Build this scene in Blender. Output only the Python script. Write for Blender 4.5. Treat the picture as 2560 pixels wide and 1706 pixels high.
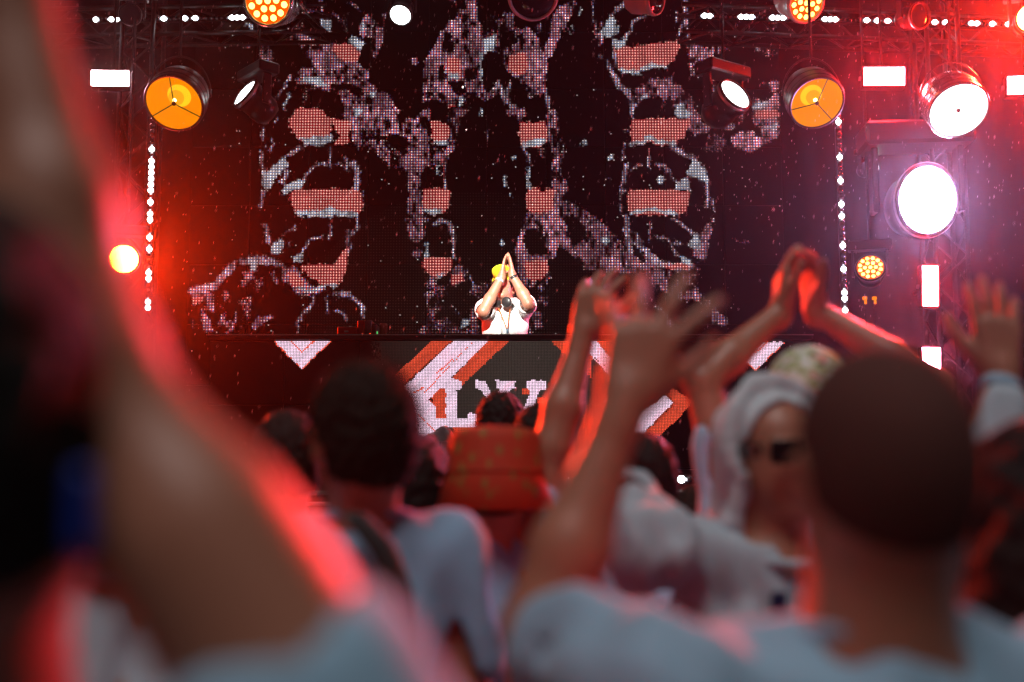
import bpy, math, random
import numpy as np
from mathutils import Vector, Matrix

for o in list(bpy.data.objects):
    bpy.data.objects.remove(o)
random.seed(7)
RNG = np.random.default_rng(11)
scene = bpy.context.scene
COL = scene.collection
rad = math.radians

# ------------------------------------------------------------------ camera
CAM_Z, PITCH, F_PX = 1.62, rad(5.8), 2489.0       # photograph is 2560 x 1706 px
cam = bpy.data.cameras.new('camera')
cam.lens = 35.0
cam.sensor_width = 36.0
cam.clip_start = 0.02
cam.clip_end = 500
cam.dof.use_dof = True
cam.dof.focus_distance = 7.7
cam.dof.aperture_fstop = 1.25
cam_ob = bpy.data.objects.new('camera', cam)
COL.objects.link(cam_ob)
cam_ob.location = (0, 0, CAM_Z)
cam_ob.rotation_euler = (math.pi / 2 + PITCH, 0, 0)
scene.camera = cam_ob

# ------------------------------------------------------------------ dusk sky and faint skylight
SUN_EL, SUN_AZ = rad(62), rad(200)
world = bpy.data.worlds.new('World')
scene.world = world
world.use_nodes = True
wn = world.node_tree
sky = wn.nodes.new('ShaderNodeTexSky')
sky.sky_type = 'NISHITA'
sky.sun_disc = False
sky.sun_elevation = rad(-2.5)
sky.sun_rotation = rad(180)
bg = wn.nodes['Background']
wn.links.new(sky.outputs[0], bg.inputs[0])
bg.inputs[1].default_value = 0.05
sun = bpy.data.lights.new('sun', 'SUN')
sun.energy = 1.25
sun.angle = rad(30)
sun.color = (1.0, 0.93, 0.90)
sun_ob = bpy.data.objects.new('sun', sun)
COL.objects.link(sun_ob)
sun_ob.rotation_euler = (rad(21), 0, rad(-12))      # shines down and towards the stage

scene.view_settings.view_transform = 'Standard'
scene.view_settings.look = 'None'
scene.view_settings.gamma = 1
scene.view_settings.exposure = 0.0
scene.cycles.max_bounces = 5
scene.cycles.diffuse_bounces = 3
scene.cycles.glossy_bounces = 2
scene.cycles.transmission_bounces = 3
scene.cycles.volume_bounces = 0
scene.cycles.use_denoising = True
scene.cycles.sample_clamp_indirect = 4.0
scene.cycles.caustics_reflective = False
scene.cycles.caustics_refractive = False

CP, SP = math.cos(PITCH), math.sin(PITCH)
def at(u, v, Y):
    """photo pixel (2560 wide) -> world point on the plane y = Y"""
    dx, dz = u - 1280.0, 853.0 - v
    d = np.array([dx, F_PX * CP - dz * SP, F_PX * SP + dz * CP])
    return np.array([0, 0, CAM_Z]) + d * (Y / d[1])
def D(x, y, Y):
    return at(x * 1.088, y * 1.088, Y)
def project(P):
    q = P - np.array([0, 0, CAM_Z])
    f = q[..., 1] * CP + q[..., 2] * SP
    return 1280 + F_PX * q[..., 0] / f, 853 - F_PX * (q[..., 2] * CP - q[..., 1] * SP) / f
def pxm(Y):
    return F_PX / Y

# ------------------------------------------------------------------ object helpers
def tag(o, label=None, cat=None, group=None, kind=None):
    if label: o['label'] = label
    if cat: o['category'] = cat
    if group: o['group'] = group
    if kind: o['kind'] = kind
    return o
def thing(name, loc, label, cat, group=None):
    o = bpy.data.objects.new(name, None)
    o.empty_display_size = 0.1
    COL.objects.link(o)
    o.location = loc
    return tag(o, label, cat, group)
def root_loc(o):
    p = np.zeros(3)
    while o is not None:
        p += np.array(o.location)
        o = o.parent
    return p
def mesh_obj(name, V, F, mats, parent=None, smooth=False, midx=None, origin=None):
    """V in world coordinates; origin is moved to the parent's origin (or to `origin`)"""
    V = np.asarray(V, dtype=np.float64).reshape(-1, 3)
    o = bpy.data.objects.new(name, None) if False else None
    base = root_loc(parent) if parent is not None else (np.zeros(3) if origin is None else np.asarray(origin, float))
    me = bpy.data.meshes.new(name)
    me.from_pydata((V - base).tolist(), [], F if isinstance(F, list) else F.tolist())
    if not isinstance(mats, (list, tuple)): mats = [mats]
    for m in mats: me.materials.append(m)
    if midx is not None:
        me.polygons.foreach_set('material_index', np.asarray(midx, dtype=np.int32))
    if smooth is True:
        me.polygons.foreach_set('use_smooth', np.ones(len(me.polygons), dtype=bool))
    me.update()
    o = bpy.data.objects.new(name, me)
    COL.objects.link(o)
    if parent is not None: o.parent = parent
    else: o.location = base
    return o

def norm(v):
    v = np.asarray(v, float)
    return v / (np.linalg.norm(v) + 1e-12)
def frame(z, up=(0, 0, 1)):
    """columns x, y, z with z along the axis"""
    z = norm(z)
    x = np.cross(up, z)
    if np.linalg.norm(x) < 1e-4: x = np.cross((0, 1, 0), z)
    x = norm(x)
    return np.stack([x, np.cross(z, x), z], 1)

class MB:
    def __init__(s): s.V, s.F, s.M = [], [], []
    def add(s, V, F, m=0):
        n = len(s.V)
        s.V += [tuple(v) for v in V]
        s.F += [tuple(i + n for i in f) for f in F]
        s.M += [m] * len(F)
    def box(s, c, size, R=None, bevel=0.0, m=0):
        h = np.asarray(size, float) / 2
        R = np.eye(3) if R is None else R
        c = np.asarray(c, float)
        if bevel <= 0:
            P = np.array([[x, y, z] for x in (-1, 1) for y in (-1, 1) for z in (-1, 1)]) * h
            F = [(0, 1, 3, 2), (4, 6, 7, 5), (0, 4, 5, 1), (2, 3, 7, 6), (0, 2, 6, 4), (1, 5, 7, 3)]
        else:
            b = min(bevel, h.min() * 0.9)
            P, idx = [], {}
            for x in (-1, 1):
                for y in (-1, 1):
                    for z in (-1, 1):
                        for ax in range(3):
                            q = np.array([x, y, z]) * (h - b)
                            q[ax] = (x, y, z)[ax] * h[ax]
                            idx[(x, y, z, ax)] = len(P)
                            P.append(q)
            P = np.array(P)
            F = []
            for ax in range(3):
                a1, a2 = [(1, 2), (2, 0), (0, 1)][ax]
                for sg in (-1, 1):
                    ring = []
                    for p, q in ((-1, -1), (1, -1), (1, 1), (-1, 1)):
                        t = [0, 0, 0]; t[ax] = sg; t[a1] = p; t[a2] = q
                        ring.append(idx[(*t, ax)])
                    F.append(tuple(ring if sg > 0 else ring[::-1]))
            for ax in range(3):
                a1, a2 = [(1, 2), (2, 0), (0, 1)][ax]
                for p in (-1, 1):
                    for q in (-1, 1):
                        t0 = [0, 0, 0]; t0[ax] = -1; t0[a1] = p; t0[a2] = q
                        t1 = list(t0); t1[ax] = 1
                        F.append((idx[(*t0, a1)], idx[(*t1, a1)], idx[(*t1, a2)], idx[(*t0, a2)]))
            for x in (-1, 1):
                for y in (-1, 1):
                    for z in (-1, 1):
                        F.append(tuple(idx[(x, y, z, a)] for a in range(3)))
        s.add(P @ R.T + c, F, m)
        return s
    def cyl(s, a, b, ra, rb=None, n=16, caps=True, m=0):
        rb = ra if rb is None else rb
        a, b = np.asarray(a, float), np.asarray(b, float)
        R = frame(b - a)
        t = np.linspace(0, 2 * np.pi, n, endpoint=False)
        ring = np.stack([np.cos(t), np.sin(t), 0 * t], 1)
        V = np.concatenate([ring * ra @ R.T + a, ring * rb @ R.T + b])
        F = [(i, (i + 1) % n, n + (i + 1) % n, n + i) for i in range(n)]
        if caps: F += [tuple(range(n))[::-1], tuple(range(n, 2 * n))]
        s.add(V, F, m)
        return s
    def lathe(s, prof, o, axis, n=28, m=0, sx=1.0, up=(0, 0, 1)):
        """prof: (radius, distance along axis) pairs"""
        R = frame(axis, up)
        t = np.linspace(0, 2 * np.pi, n, endpoint=False)
        V, F = [], []
        for r, h in prof:
            V.append(np.stack([np.cos(t) * r * sx, np.sin(t) * r, 0 * t + h], 1))
        V = np.concatenate(V) @ R.T + np.asarray(o, float)
        for k in range(len(prof) - 1):
            for i in range(n):
                j = (i + 1) % n
                F.append((k * n + i, k * n + j, (k + 1) * n + j, (k + 1) * n + i))
        s.add(V, F, m)
        return s
    def tube(s, pts, r, n=8, m=0):
        pts = [np.asarray(p, float) for p in pts]
        t = np.linspace(0, 2 * np.pi, n, endpoint=False)
        V, F = [], []
        up = np.array([0.13, 0.31, 0.94])
        for i, p in enumerate(pts):
            d = pts[min(i + 1, len(pts) - 1)] - pts[max(i - 1, 0)]
            R = frame(d, up)
            rr = r[i] if isinstance(r, (list, tuple)) else r
            V.append(np.stack([np.cos(t) * rr, np.sin(t) * rr, 0 * t], 1) @ R.T + p)
        for k in range(len(pts) - 1):
            for i in range(n):
                j = (i + 1) % n
                F.append((k * n + i, k * n + j, (k + 1) * n + j, (k + 1) * n + i))
        F += [tuple(range(n))[::-1], tuple(range((len(pts) - 1) * n, len(pts) * n))]
        s.add(np.concatenate(V), F, m)
        return s
    def disc(s, c, axis, r, n=28, sx=1.0, m=0):
        R = frame(axis)
        t = np.linspace(0, 2 * np.pi, n, endpoint=False)
        V = np.stack([np.cos(t) * r * sx, np.sin(t) * r, 0 * t], 1) @ R.T + np.asarray(c, float)
        s.add(V, [tuple(range(n))], m)
        return s
    def sphere(s, c, r, nu=12, nv=8, m=0):
        r = np.broadcast_to(np.asarray(r, float), (3,))
        V, F = [], []
        for j in range(nv + 1):
            th = math.pi * j / nv
            for i in range(nu):
                ph = 2 * math.pi * i / nu
                V.append(np.array([math.sin(th) * math.cos(ph), math.sin(th) * math.sin(ph), math.cos(th)]) * r + c)
        for j in range(nv):
            for i in range(nu):
                k = (i + 1) % nu
                F.append((j * nu + i, (j + 1) * nu + i, (j + 1) * nu + k, j * nu + k))
        s.add(V, F, m)
        return s
    def build(s, name, mats, parent=None, smooth=False, origin=None):
        return mesh_obj(name, s.V, s.F, mats, parent, smooth, s.M, origin)

# ------------------------------------------------------------------ materials
def nmat(name):
    m = bpy.data.materials.new(name)
    m.use_nodes = True
    return m, m.node_tree, m.node_tree.nodes['Principled BSDF']
def mat(name, col, rough=0.6, metal=0.0, vary=0.0, scale=20.0, bump=0.0, bscale=60.0, emit=None, estr=0.0, spec=0.5, sheen=0.0):
    m, nt, b = nmat(name)
    b.inputs['Base Color'].default_value = (*col, 1)
    b.inputs['Roughness'].default_value = rough
    b.inputs['Metallic'].default_value = metal
    b.inputs['Specular IOR Level'].default_value = spec
    if sheen: b.inputs['Sheen Weight'].default_value = sheen
    tc = nt.nodes.new('ShaderNodeTexCoord')
    if vary:
        n = nt.nodes.new('ShaderNodeTexNoise')
        n.inputs['Scale'].default_value = scale
        n.inputs['Detail'].default_value = 6
        nt.links.new(tc.outputs['Object'], n.inputs['Vector'])
        r = nt.nodes.new('ShaderNodeMix'); r.data_type = 'RGBA'
        r.inputs[6].default_value = (*[c * (1 - vary) for c in col], 1)
        r.inputs[7].default_value = (*[min(1, c * (1 + vary)) for c in col], 1)
        nt.links.new(n.outputs['Fac'], r.inputs[0])
        nt.links.new(r.outputs[2], b.inputs['Base Color'])
    if bump:
        n2 = nt.nodes.new('ShaderNodeTexNoise')
        n2.inputs['Scale'].default_value = bscale
        n2.inputs['Detail'].default_value = 5
        nt.links.new(tc.outputs['Object'], n2.inputs['Vector'])
        bp = nt.nodes.new('ShaderNodeBump')
        bp.inputs['Strength'].default_value = bump
        bp.inputs['Distance'].default_value = 0.004
        nt.links.new(n2.outputs['Fac'], bp.inputs['Height'])
        nt.links.new(bp.outputs[0], b.inputs['Normal'])
    if emit:
        b.inputs['Emission Color'].default_value = (*emit, 1)
        b.inputs['Emission Strength'].default_value = estr
    return m
def glow(name, col, strength, sampling='AUTO'):
    m = bpy.data.materials.new(name)
    m.use_nodes = True
    nt = m.node_tree
    nt.nodes.clear()
    e = nt.nodes.new('ShaderNodeEmission')
    e.inputs[0].default_value = (*col, 1)
    e.inputs[1].default_value = strength
    out = nt.nodes.new('ShaderNodeOutputMaterial')
    nt.links.new(e.outputs[0], out.inputs[0])
    m.cycles.emission_sampling = sampling
    return m
MT = {}
MT['black_metal'] = mat('black_metal', (0.022, 0.021, 0.022), 0.42, 0.6, 0.3, 30)
MT['black_paint'] = mat('black_paint', (0.02, 0.019, 0.02), 0.35, 0.0, 0.3, 40, 0.15, 200)
MT['drape'] = mat('black_drape', (0.012, 0.010, 0.011), 0.9, 0, 0.3, 8, 0.4, 30)
MT['steel'] = mat('brushed_aluminium', (0.55, 0.55, 0.56), 0.34, 1.0, 0.15, 60, 0.1, 120)
MT['truss_metal'] = mat('scuffed_truss_metal', (0.07, 0.07, 0.072), 0.32, 1.0, 0.3, 40)
MT['chrome'] = mat('polished_can', (0.60, 0.59, 0.60), 0.22, 1.0, 0.1, 30)
MT['grey_shell'] = mat('pale_grey_shell', (0.46, 0.44, 0.45), 0.4, 0.0, 0.1, 30)
MT['deck'] = mat('stage_ply', (0.03, 0.027, 0.026), 0.45, 0, 0.5, 12, 0.3, 40)
MT['ground'] = mat('wet_asphalt', (0.045, 0.045, 0.047), 0.4, 0, 0.5, 6, 0.6, 70)
MT['panel'] = mat('led_cabinet_mask', (0.013, 0.011, 0.011), 0.7, 0, 0.2, 50)
MT['dead_lens'] = mat('unlit_lens', (0.30, 0.30, 0.32), 0.12, 0.85)
MT['glass_lens'] = mat('dark_lens_glass', (0.03, 0.03, 0.035), 0.06, 0.2)
MT['red_case'] = mat('red_case', (0.35, 0.012, 0.012), 0.5, 0, 0.2, 30)
MT['flight_case'] = mat('flight_case', (0.12, 0.11, 0.115), 0.6, 0.1, 0.6, 160)
# ================================================================== THE SETTING
DECK_Z = 1.33
BOOTH_Y, DJ_Y, WALL_Y, STRING_Y, TRUSS_Y = 7.0, 7.55, 9.6, 8.4, 9.0
b = MB()
b.add([(-200, -200, 0), (200, -200, 0), (200, 200, 0), (-200, 200, 0)], [(0, 1, 2, 3)])
tag(b.build('ground', MT['ground']), kind='structure')

stage = thing('stage', (0, 8.5, 0), 'black raised concert stage with a metal edge in front of the crowd', 'stage')
for i in range(8):                                   # deck plates
    x0 = -6.4 + i * 1.6
    for j in range(4):
        b = MB(); b.box((x0 + 0.8, 6.62 + j * 1.2, DECK_Z - 0.04), (1.592, 1.192, 0.08), bevel=0.006)
        b.build('deck_plate', MT['deck'], stage)
b = MB(); b.box((0, 6.0, DECK_Z - 0.012), (12.8, 0.05, 0.024), bevel=0.006); b.build('edge_rail', MT['steel'], stage)
b = MB(); b.box((0, 6.0, DECK_Z - 0.075), (12.8, 0.036, 0.020), bevel=0.005); b.build('edge_rail', MT['steel'], stage)
b = MB(); b.box((0, 5.985, DECK_Z - 0.27), (12.8, 0.03, 0.018), bevel=0.004); b.build('edge_rail', MT['steel'], stage)
b = MB()
n = 260
xs = np.linspace(-6.4, 6.4, n)
V = [(x, 6.03 + 0.02 * math.sin(i * 1.9) + 0.008 * math.sin(i * 0.7), z) for i, x in enumerate(xs) for z in (0.004, DECK_Z - 0.02)]
b.add(V, [(2 * i, 2 * i + 2, 2 * i + 3, 2 * i + 1) for i in range(n - 1)])
b.build('skirt', MT['drape'], stage, smooth=True)
for x in np.arange(-6, 6.1, 1.5):
    b = MB(); b.cyl((x, 6.35, 0), (x, 6.35, DECK_Z - 0.08), 0.024, n=10); b.build('leg', MT['steel'], stage)

roof = thing('sky_block_roof', (0, 6.5, 7.6), 'unseen black canopy added over the stage to block skylight', 'roof')  # canopy added out of view, keeps sky and sun light off the stage
b = MB(); b.box((0, 7.0, 7.75), (15.6, 8.4, 0.06)); b.build('canopy', MT['drape'], roof)
for x in (-7.4, 7.4):
    for y in (3.2, 10.6):
        b = MB(); b.cyl((x, y, 0), (x, y, 7.72), 0.09, n=12); b.build('post', MT['black_metal'], roof)
b = MB(); b.cyl((-7.4, 3.2, 7.6), (7.4, 3.2, 7.6), 0.06, n=10); b.build('front_beam', MT['black_metal'], roof)

def curtain(name, p0, p1, z0, z1, label, n=220):
    o = thing(name, ((p0[0] + p1[0]) / 2, (p0[1] + p1[1]) / 2, z0), label, 'curtain')
    p0, p1 = np.array(p0, float), np.array(p1, float)
    d = norm(p1 - p0); nn = np.array([d[1], -d[0]])
    V = []
    for i in range(n):
        q = p0 + (p1 - p0) * i / (n - 1) + nn * (0.05 * math.sin(i * 0.85) + 0.02 * math.sin(i * 0.31 + 1))
        V += [(q[0], q[1], z0), (q[0], q[1], z1)]
    bb = MB(); bb.add(V, [(2 * i, 2 * i + 2, 2 * i + 3, 2 * i + 1) for i in range(n - 1)])
    bb.build('cloth', MT['drape'], o, smooth=True)
    bb = MB(); bb.tube([(p0[0], p0[1], z1 + 0.03), (p1[0], p1[1], z1 + 0.03)], 0.03); bb.build('rail', MT['black_metal'], o)
curtain('backdrop_curtain', (-7.5, 10.9), (7.5, 10.9), 0.01, 7.6, 'black backdrop curtain behind the large led screen')
curtain('sky_block_curtain', (-7.3, 3.6), (-7.3, 10.7), 0.01, 7.6, 'unseen black curtain added left of the stage to block skylight', 120)  # both side curtains are added out of view to screen off skylight
curtain('sky_block_curtain', (7.3, 3.6), (7.3, 10.7), 0.01, 7.6, 'unseen black curtain added right of the stage to block skylight', 120)

# ================================================================== LED PICTURES
# every picture is traced as shapes in photo pixels; each diode then samples it at its own place
CROPS = {'a': (600, 0, 5.8), 'b': (1000, 0, 5.8), 'c': (1400, 0, 5.8), 'd': (1600, 0, 3.92), 'e': (600, 270, 5.8),
         'f': (1000, 270, 5.8), 'g': (1400, 270, 5.8), 'h': (470, 560, 5.2275), 'i': (840, 540, 4.9),
         'j': (1240, 540, 4.9), 'k': (1520, 500, 4.355), 'm': (940, 840, 4.612), 'n': (600, 820, 2.614), 'o': (1400, 820, 3.361)}
def tr(c, pts):
    x0, y0, s = CROPS[c]
    p = np.array(pts, float).reshape(-1, 2)
    return p / s + np.array([x0, y0]), s
WALL_ART = [
 # (kind, crop, points, [width])  T = grainy picture, R = red lens, H = white highlight, X = black
 ('T','a',[640,500,740,390,780,470,850,330,920,340,940,470,1000,570,1150,590,1350,620,1600,630,1800,600,1790,700,1700,880,1750,1000,1870,1010,1880,1180,1720,1240,1500,1220,1330,1200,1100,1100,1080,950,1000,850,920,740,840,640,660,600]),
 ('R','a',[1340,640,1620,640,1740,760,1700,900,1500,900,1380,800,1320,720]),
 ('H','a',[1600,520,1720,560,1800,640,1790,720,1700,690,1600,620]),
 ('T','a',[1720,360,1760,300,1860,180,1900,310,1990,270,2060,220,2140,180,2090,330,2090,540,2040,700,1960,880,1850,1010,1870,900,1900,720,1950,660,1900,560,1740,540]),
 ('H','a',[1730,340,1800,320,1820,480,1760,440]),
 ('t','a',[1140,0,1210,0,1210,220,1340,330,1330,450,1260,450,1180,350,1150,130]),
 ('H','a',[1180,260,1340,330,1330,440,1260,440,1180,360]),
 ('t','a',[1540,0,1660,40,1740,170,1680,150]), ('t','a',[890,150,1080,140,1080,200,940,200,900,260]),
 ('t','a',[1270,190,1360,180,1450,260,1530,220,1590,330,1560,440,1600,500,1560,520,1500,380,1400,280]),
 ('t','a',[300,640,400,630,470,740,490,900,530,960,490,1080,600,1190,540,1190,380,1080,290,940,290,780]),
 ('H','a',[70,340,160,340,230,440,170,460]), ('t','a',[40,650,160,640,150,710,50,710]), ('t','a',[0,430,90,490,0,490]),
 ('T','a',[840,1050,890,1000,1100,1000,1200,1060,1330,1010,1330,1190,1320,1350,1200,1300,1000,1230,800,1230,800,1160,900,1130,840,1100]),
 ('H','a',[900,1120,1150,1120,1300,1270,1150,1240,1000,1200,900,1170]),
 ('t','a',[920,1290,1160,1290,1000,1350,960,1440,930,1540,890,1500,930,1400]),
 ('s','a',[720,1120,640,1270,570,1400,510,1490,420,1570],60), ('H','a',[690,1370,740,1360,700,1500,620,1560,640,1480]),
 ('T','a',[1420,1300,1600,1330,1720,1420,1800,1380,1720,1200,1880,1190,1990,1270,2170,1400,2250,1560,1500,1560,1460,1420]),
 ('H','a',[1880,1340,1960,1340,1960,1420,1890,1420]),
 ('R','e',[720,150,850,10,1150,10,1300,150,1330,300,1300,440,1200,500,960,540,870,490,700,290,680,200]),
 ('H','e',[840,440,1300,400,1350,330,1330,490,1200,540,940,540]),
 ('R','e',[1300,140,1480,170,1600,200,1580,530,1340,530,1450,400,1380,300]),
 ('T','e',[1500,0,2300,0,2300,370,2100,400,1850,400,1750,300,1760,620,1710,620,1640,500,1620,350,1500,150]),
 ('H','e',[1640,20,1760,0,1740,120,1660,120]),
 ('T','e',[1800,470,2060,460,2260,600,2320,640,2320,900,2180,860,2060,740,1820,560]),
 ('s','e',[480,0,440,120,390,200,335,300,330,600,290,700,300,830,340,900],60),
 ('s','e',[560,40,510,220],60), ('s','e',[470,440,470,560,415,640],45), ('s','e',[640,20,640,150],60),
 ('H','e',[320,910,400,920,640,720,700,830,600,920,520,1050,370,1200,320,1100]),
 ('s','e',[640,720,800,620,940,560],70), ('s','e',[660,900,670,1020,570,1060,700,1120,880,1100,980,970,1050,870,1130,815,1240,815],55),
 ('H','e',[640,1110,780,1080,900,1020,940,1060,900,1170,740,1210,620,1240]),
 ('R','e',[740,1210,900,1180,1600,1180,1750,1200,1780,1500,1700,1570,830,1570,760,1450,690,1250]),
 ('H','e',[780,1490,1150,1490,1300,1420,1420,1500,1700,1500,1700,1580,840,1580]),
 ('s','e',[1310,590,1310,870],42), ('s','e',[1640,800,1700,920,1690,1180],110), ('s','e',[1530,680,1560,860,1600,980],40), ('s','e',[1700,1180,1690,1560],45), ('s','e',[1780,1200,1780,1500],24),
 ('s','e',[1380,820,1480,820,1570,900],35), ('s','e',[335,1200,310,1440],62),
 ('s','h',[970,0,1030,60,1050,240],62), ('H','h',[1080,270,1200,190,1260,270,1220,400,1090,400]), ('s','h',[1240,140,1420,40],40), ('s','h',[1320,230,1320,330],35),
 ('s','h',[1855,0,1855,210],42), ('s','h',[1390,490,1480,400,1550,270,1560,200,1750,165],46), ('H','h',[1380,430,1480,380,1490,480,1390,520]),
 ('R','h',[1480,540,1900,530,2000,380,2091,300,2091,400,2060,600,1980,780,1850,820,1700,780,1560,680,1480,600]),
 ('s','h',[2080,80,2070,300],50),
 ('T','h',[1280,560,1400,540,1540,740,1640,830,1740,830,1920,820,1720,910,1500,910,1380,880,1320,780,1180,560]),
 ('R','h',[1300,640,1420,640,1540,800,1480,880,1360,800]), ('hs','h',[1430,840,1600,885,1720,850,1850,780,1930,820],42), ('t','h',[1420,900,1640,930,1620,970,1460,960]),
 ('s','h',[60,880,220,850,360,800,480,650,600,540,760,480,880,470,1150,510,1230,590],125), ('H','h',[780,460,900,460,900,620,820,600]),
 ('T','h',[730,620,920,560,910,680,760,820,700,830]), ('T','h',[1080,640,1250,600,1300,760,1200,820,1090,740]), ('t','h',[860,680,1000,700,920,900,860,900]),
 ('T','h',[50,820,200,820,340,950,340,1170,240,1150,180,1050,50,1060]), ('R','h',[50,960,190,960,180,1040,50,1050]), ('T','h',[160,1110,300,1260,340,1420,210,1400,160,1300]),
 ('T','h',[400,960,530,850,540,900,480,1080,400,1100]), ('T','h',[400,1350,430,1200,480,1160,470,1260,600,1270,650,1120,640,1290,540,1440,480,1430]),
 ('t','h',[690,1430,700,1280,800,1200,830,1110,830,940,760,970,640,1020,720,1100,740,1180,680,1270]), ('T','h',[850,1440,850,1220,1140,1190,1020,1260,980,1330,880,1360]),
 ('t','h',[50,1270,120,1300,110,1370,50,1370]),
 ('s','h',[1630,960,1620,1080,1500,1180,1440,1300,1410,1440],52), ('s','h',[1815,950,1815,1150],42), ('s','h',[1920,910,2091,930],75), ('s','h',[1920,1130,2000,1160,2091,1270],46),
 ('s','i',[240,0,270,60,250,180,150,260,210,330,140,430,60,520],55), ('T','i',[810,40,980,0,1150,20,1080,160,1080,280,960,330,890,260,880,120]),
 ('T','i',[920,450,1050,410,1060,480,1000,540,940,510]), ('hs','i',[1110,340,1110,520],36), ('s','i',[1180,110,1280,60,1400,90,1440,250,1440,500],62),
 ('R','i',[1070,520,1430,520,1400,660,1330,760,1240,770,1100,680,1060,600]), ('H','i',[1230,700,1340,710,1320,770,1250,770]),
 ('T','i',[1430,640,1530,580,1640,660,1580,760,1500,840,1390,870]), ('R','i',[1420,720,1540,700,1560,780,1400,850]),
 ('t','i',[1090,700,1340,780,1380,960,1200,1020,1340,1150,1230,1160,1200,1260,1420,1260,1520,1370,1740,1380,1740,1480,1540,1470,1340,1440,1000,1480,1060,1340,1140,1200,1090,1080]),
 ('s','i',[1420,1100,1520,1240],26), ('H','i',[1530,1270,1630,1280,1620,1360,1530,1370]), ('T','i',[1640,1120,1720,1180,1740,1380,1640,1360]), ('t','i',[1660,820,1880,820,1830,960,1740,1040,1620,960]),
 ('s','i',[0,960,160,960,240,1040,320,1100,340,1240],70), ('s','i',[0,1170,100,1190,150,1290,170,1370],40), ('s','i',[1650,740,1690,920],30),
 ('T','b',[740,0,900,0,900,160,950,160,950,0,1110,0,1110,280,1190,370,1190,520,1360,520,1370,750,1190,780,1190,1220,1240,1290,1200,1440,1080,1350,1000,1400,880,1560,700,1520,500,1450,330,1480,320,1050,410,780,530,620,570,480,740,300,820,240,820,60]),
 ('X','b',[690,600,780,600,780,780,700,780]), ('X','b',[560,950,620,950,650,1180,560,1180]), ('X','b',[960,960,1120,1060,1080,1180,960,1160]), ('X','b',[700,1180,950,1180,950,1360,850,1400,720,1260]), ('X','b',[900,500,980,500,980,570,910,570]), ('X','b',[330,1350,500,1300,480,1420]), ('X','b',[440,1440,480,1560,700,1560,560,1450]),
 ('R','b',[690,830,860,830,890,1000,870,1150,700,1150]), ('H','b',[1200,560,1370,520,1370,740,1220,770]), ('H','b',[700,1060,860,1060,860,1150,700,1150]), ('H','b',[1150,760,1195,760,1190,1200,1160,1200]),
 ('T','b',[1370,150,1470,190,1650,190,1650,450,1480,450,1450,760,1400,800,1380,560,1450,420,1380,300]), ('t','b',[1250,220,1360,240,1360,320,1250,300]), ('t','b',[1250,440,1360,420,1360,520,1250,520]),
 ('T','b',[1660,440,1850,400,2030,560,2030,700,2080,760,2130,900,2110,1360,1840,1350,1840,1230,1750,1240,1740,1120,1620,1100,1540,1000,1480,880,1450,760,1600,680,1720,620]),
 ('R','b',[1600,800,1820,770,1850,1000,1800,1080,1630,1060,1540,960]), ('T','b',[1960,400,2060,330,2050,450,1960,470]),
 ('T','b',[2200,250,2320,60,2320,560,2260,700,2190,820,2060,900,2080,740,2150,560,2180,350]),
 ('s','b',[1590,1210,1560,1320,1560,1500,1660,1550],70), ('s','b',[1430,1180,1480,1330,1520,1500],52), ('s','b',[1340,1310,1430,1210],60), ('s','b',[1870,1380,1900,1440],44), ('s','b',[2110,1360,2160,1560],72),
 ('t','b',[1170,1400,1300,1330,1480,1300,1440,1400,1280,1440,1220,1480]), ('T','b',[150,830,260,820,270,940,190,940]), ('H','b',[880,1400,920,1420,900,1560,860,1560]), ('R','b',[700,1480,830,1560,700,1560]),
 ('T','f',[10,180,100,170,200,160,290,100,320,10,440,10,430,180,350,200,450,560,360,870,300,950,310,1160,330,1260,400,1430,330,1560,110,1560,110,960,10,850,10,690,110,660,110,450,10,380]),
 ('R','f',[440,190,660,220,710,300,690,480,620,540,490,540,450,420]), ('H','f',[480,470,690,450,690,540,490,540]),
 ('T','f',[660,80,750,40,760,10,1020,10,930,120,860,130,850,330,800,460,720,400,700,200]),
 ('T','f',[720,400,810,460,770,640,700,700,660,1000,620,1000,620,830,540,840,480,860,370,860,370,720,460,580,600,620,700,560]),
 ('hs','f',[550,840,550,950],42), ('R','f',[320,1180,620,1180,720,1200,730,1330,680,1480,560,1540,420,1540,330,1400]), ('H','f',[340,1460,620,1460,600,1540,400,1540]), ('s','f',[650,1050,660,1180],72),
 ('hs','f',[1180,10,1180,120],34), ('T','f',[1240,340,1330,340,1330,460,1250,460]), ('H','f',[1630,680,1670,680,1700,740,1630,750]), ('hs','f',[1520,1010,1520,1130],34), ('H','f',[1585,1250,1630,1250,1630,1300,1590,1300]),
 ('T','f',[1510,30,1620,0,1830,0,1820,110,1760,210,1720,300,1700,120,1560,120]), ('R','f',[1720,220,2120,210,2130,500,2030,560,1780,560,1720,420]), ('H','f',[1780,480,2120,440,2100,530,1780,570]),
 ('T','f',[2130,10,2200,10,2280,100,2310,260,2300,1100,2220,1080,2220,600,2140,440]), ('T','f',[1990,580,2080,580,2110,710,2010,710]), ('s','f',[1770,560,1860,720,1900,840],55), ('hs','f',[1860,880,1855,1040,1880,1160],55),
 ('R','f',[1850,1150,2100,1190,2220,1180,2250,1300,2200,1480,2000,1540,1860,1500,1810,1300]), ('T','f',[2200,1080,2320,1060,2320,1560,1840,1560,1840,1480,2200,1480]),
 ('T','c',[0,60,110,40,160,0,240,0,200,160,130,280,100,400,20,510,0,510]), ('hs','c',[310,120,270,220],40), ('hs','c',[185,370,190,430],30), ('hs','c',[140,470,150,510],26),
 ('s','c',[480,0,475,340],36), ('s','c',[1820,0,1815,320],92), ('H','c',[640,360,720,240,790,240,800,360,870,420,820,520,740,540,560,560,600,440]),
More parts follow.
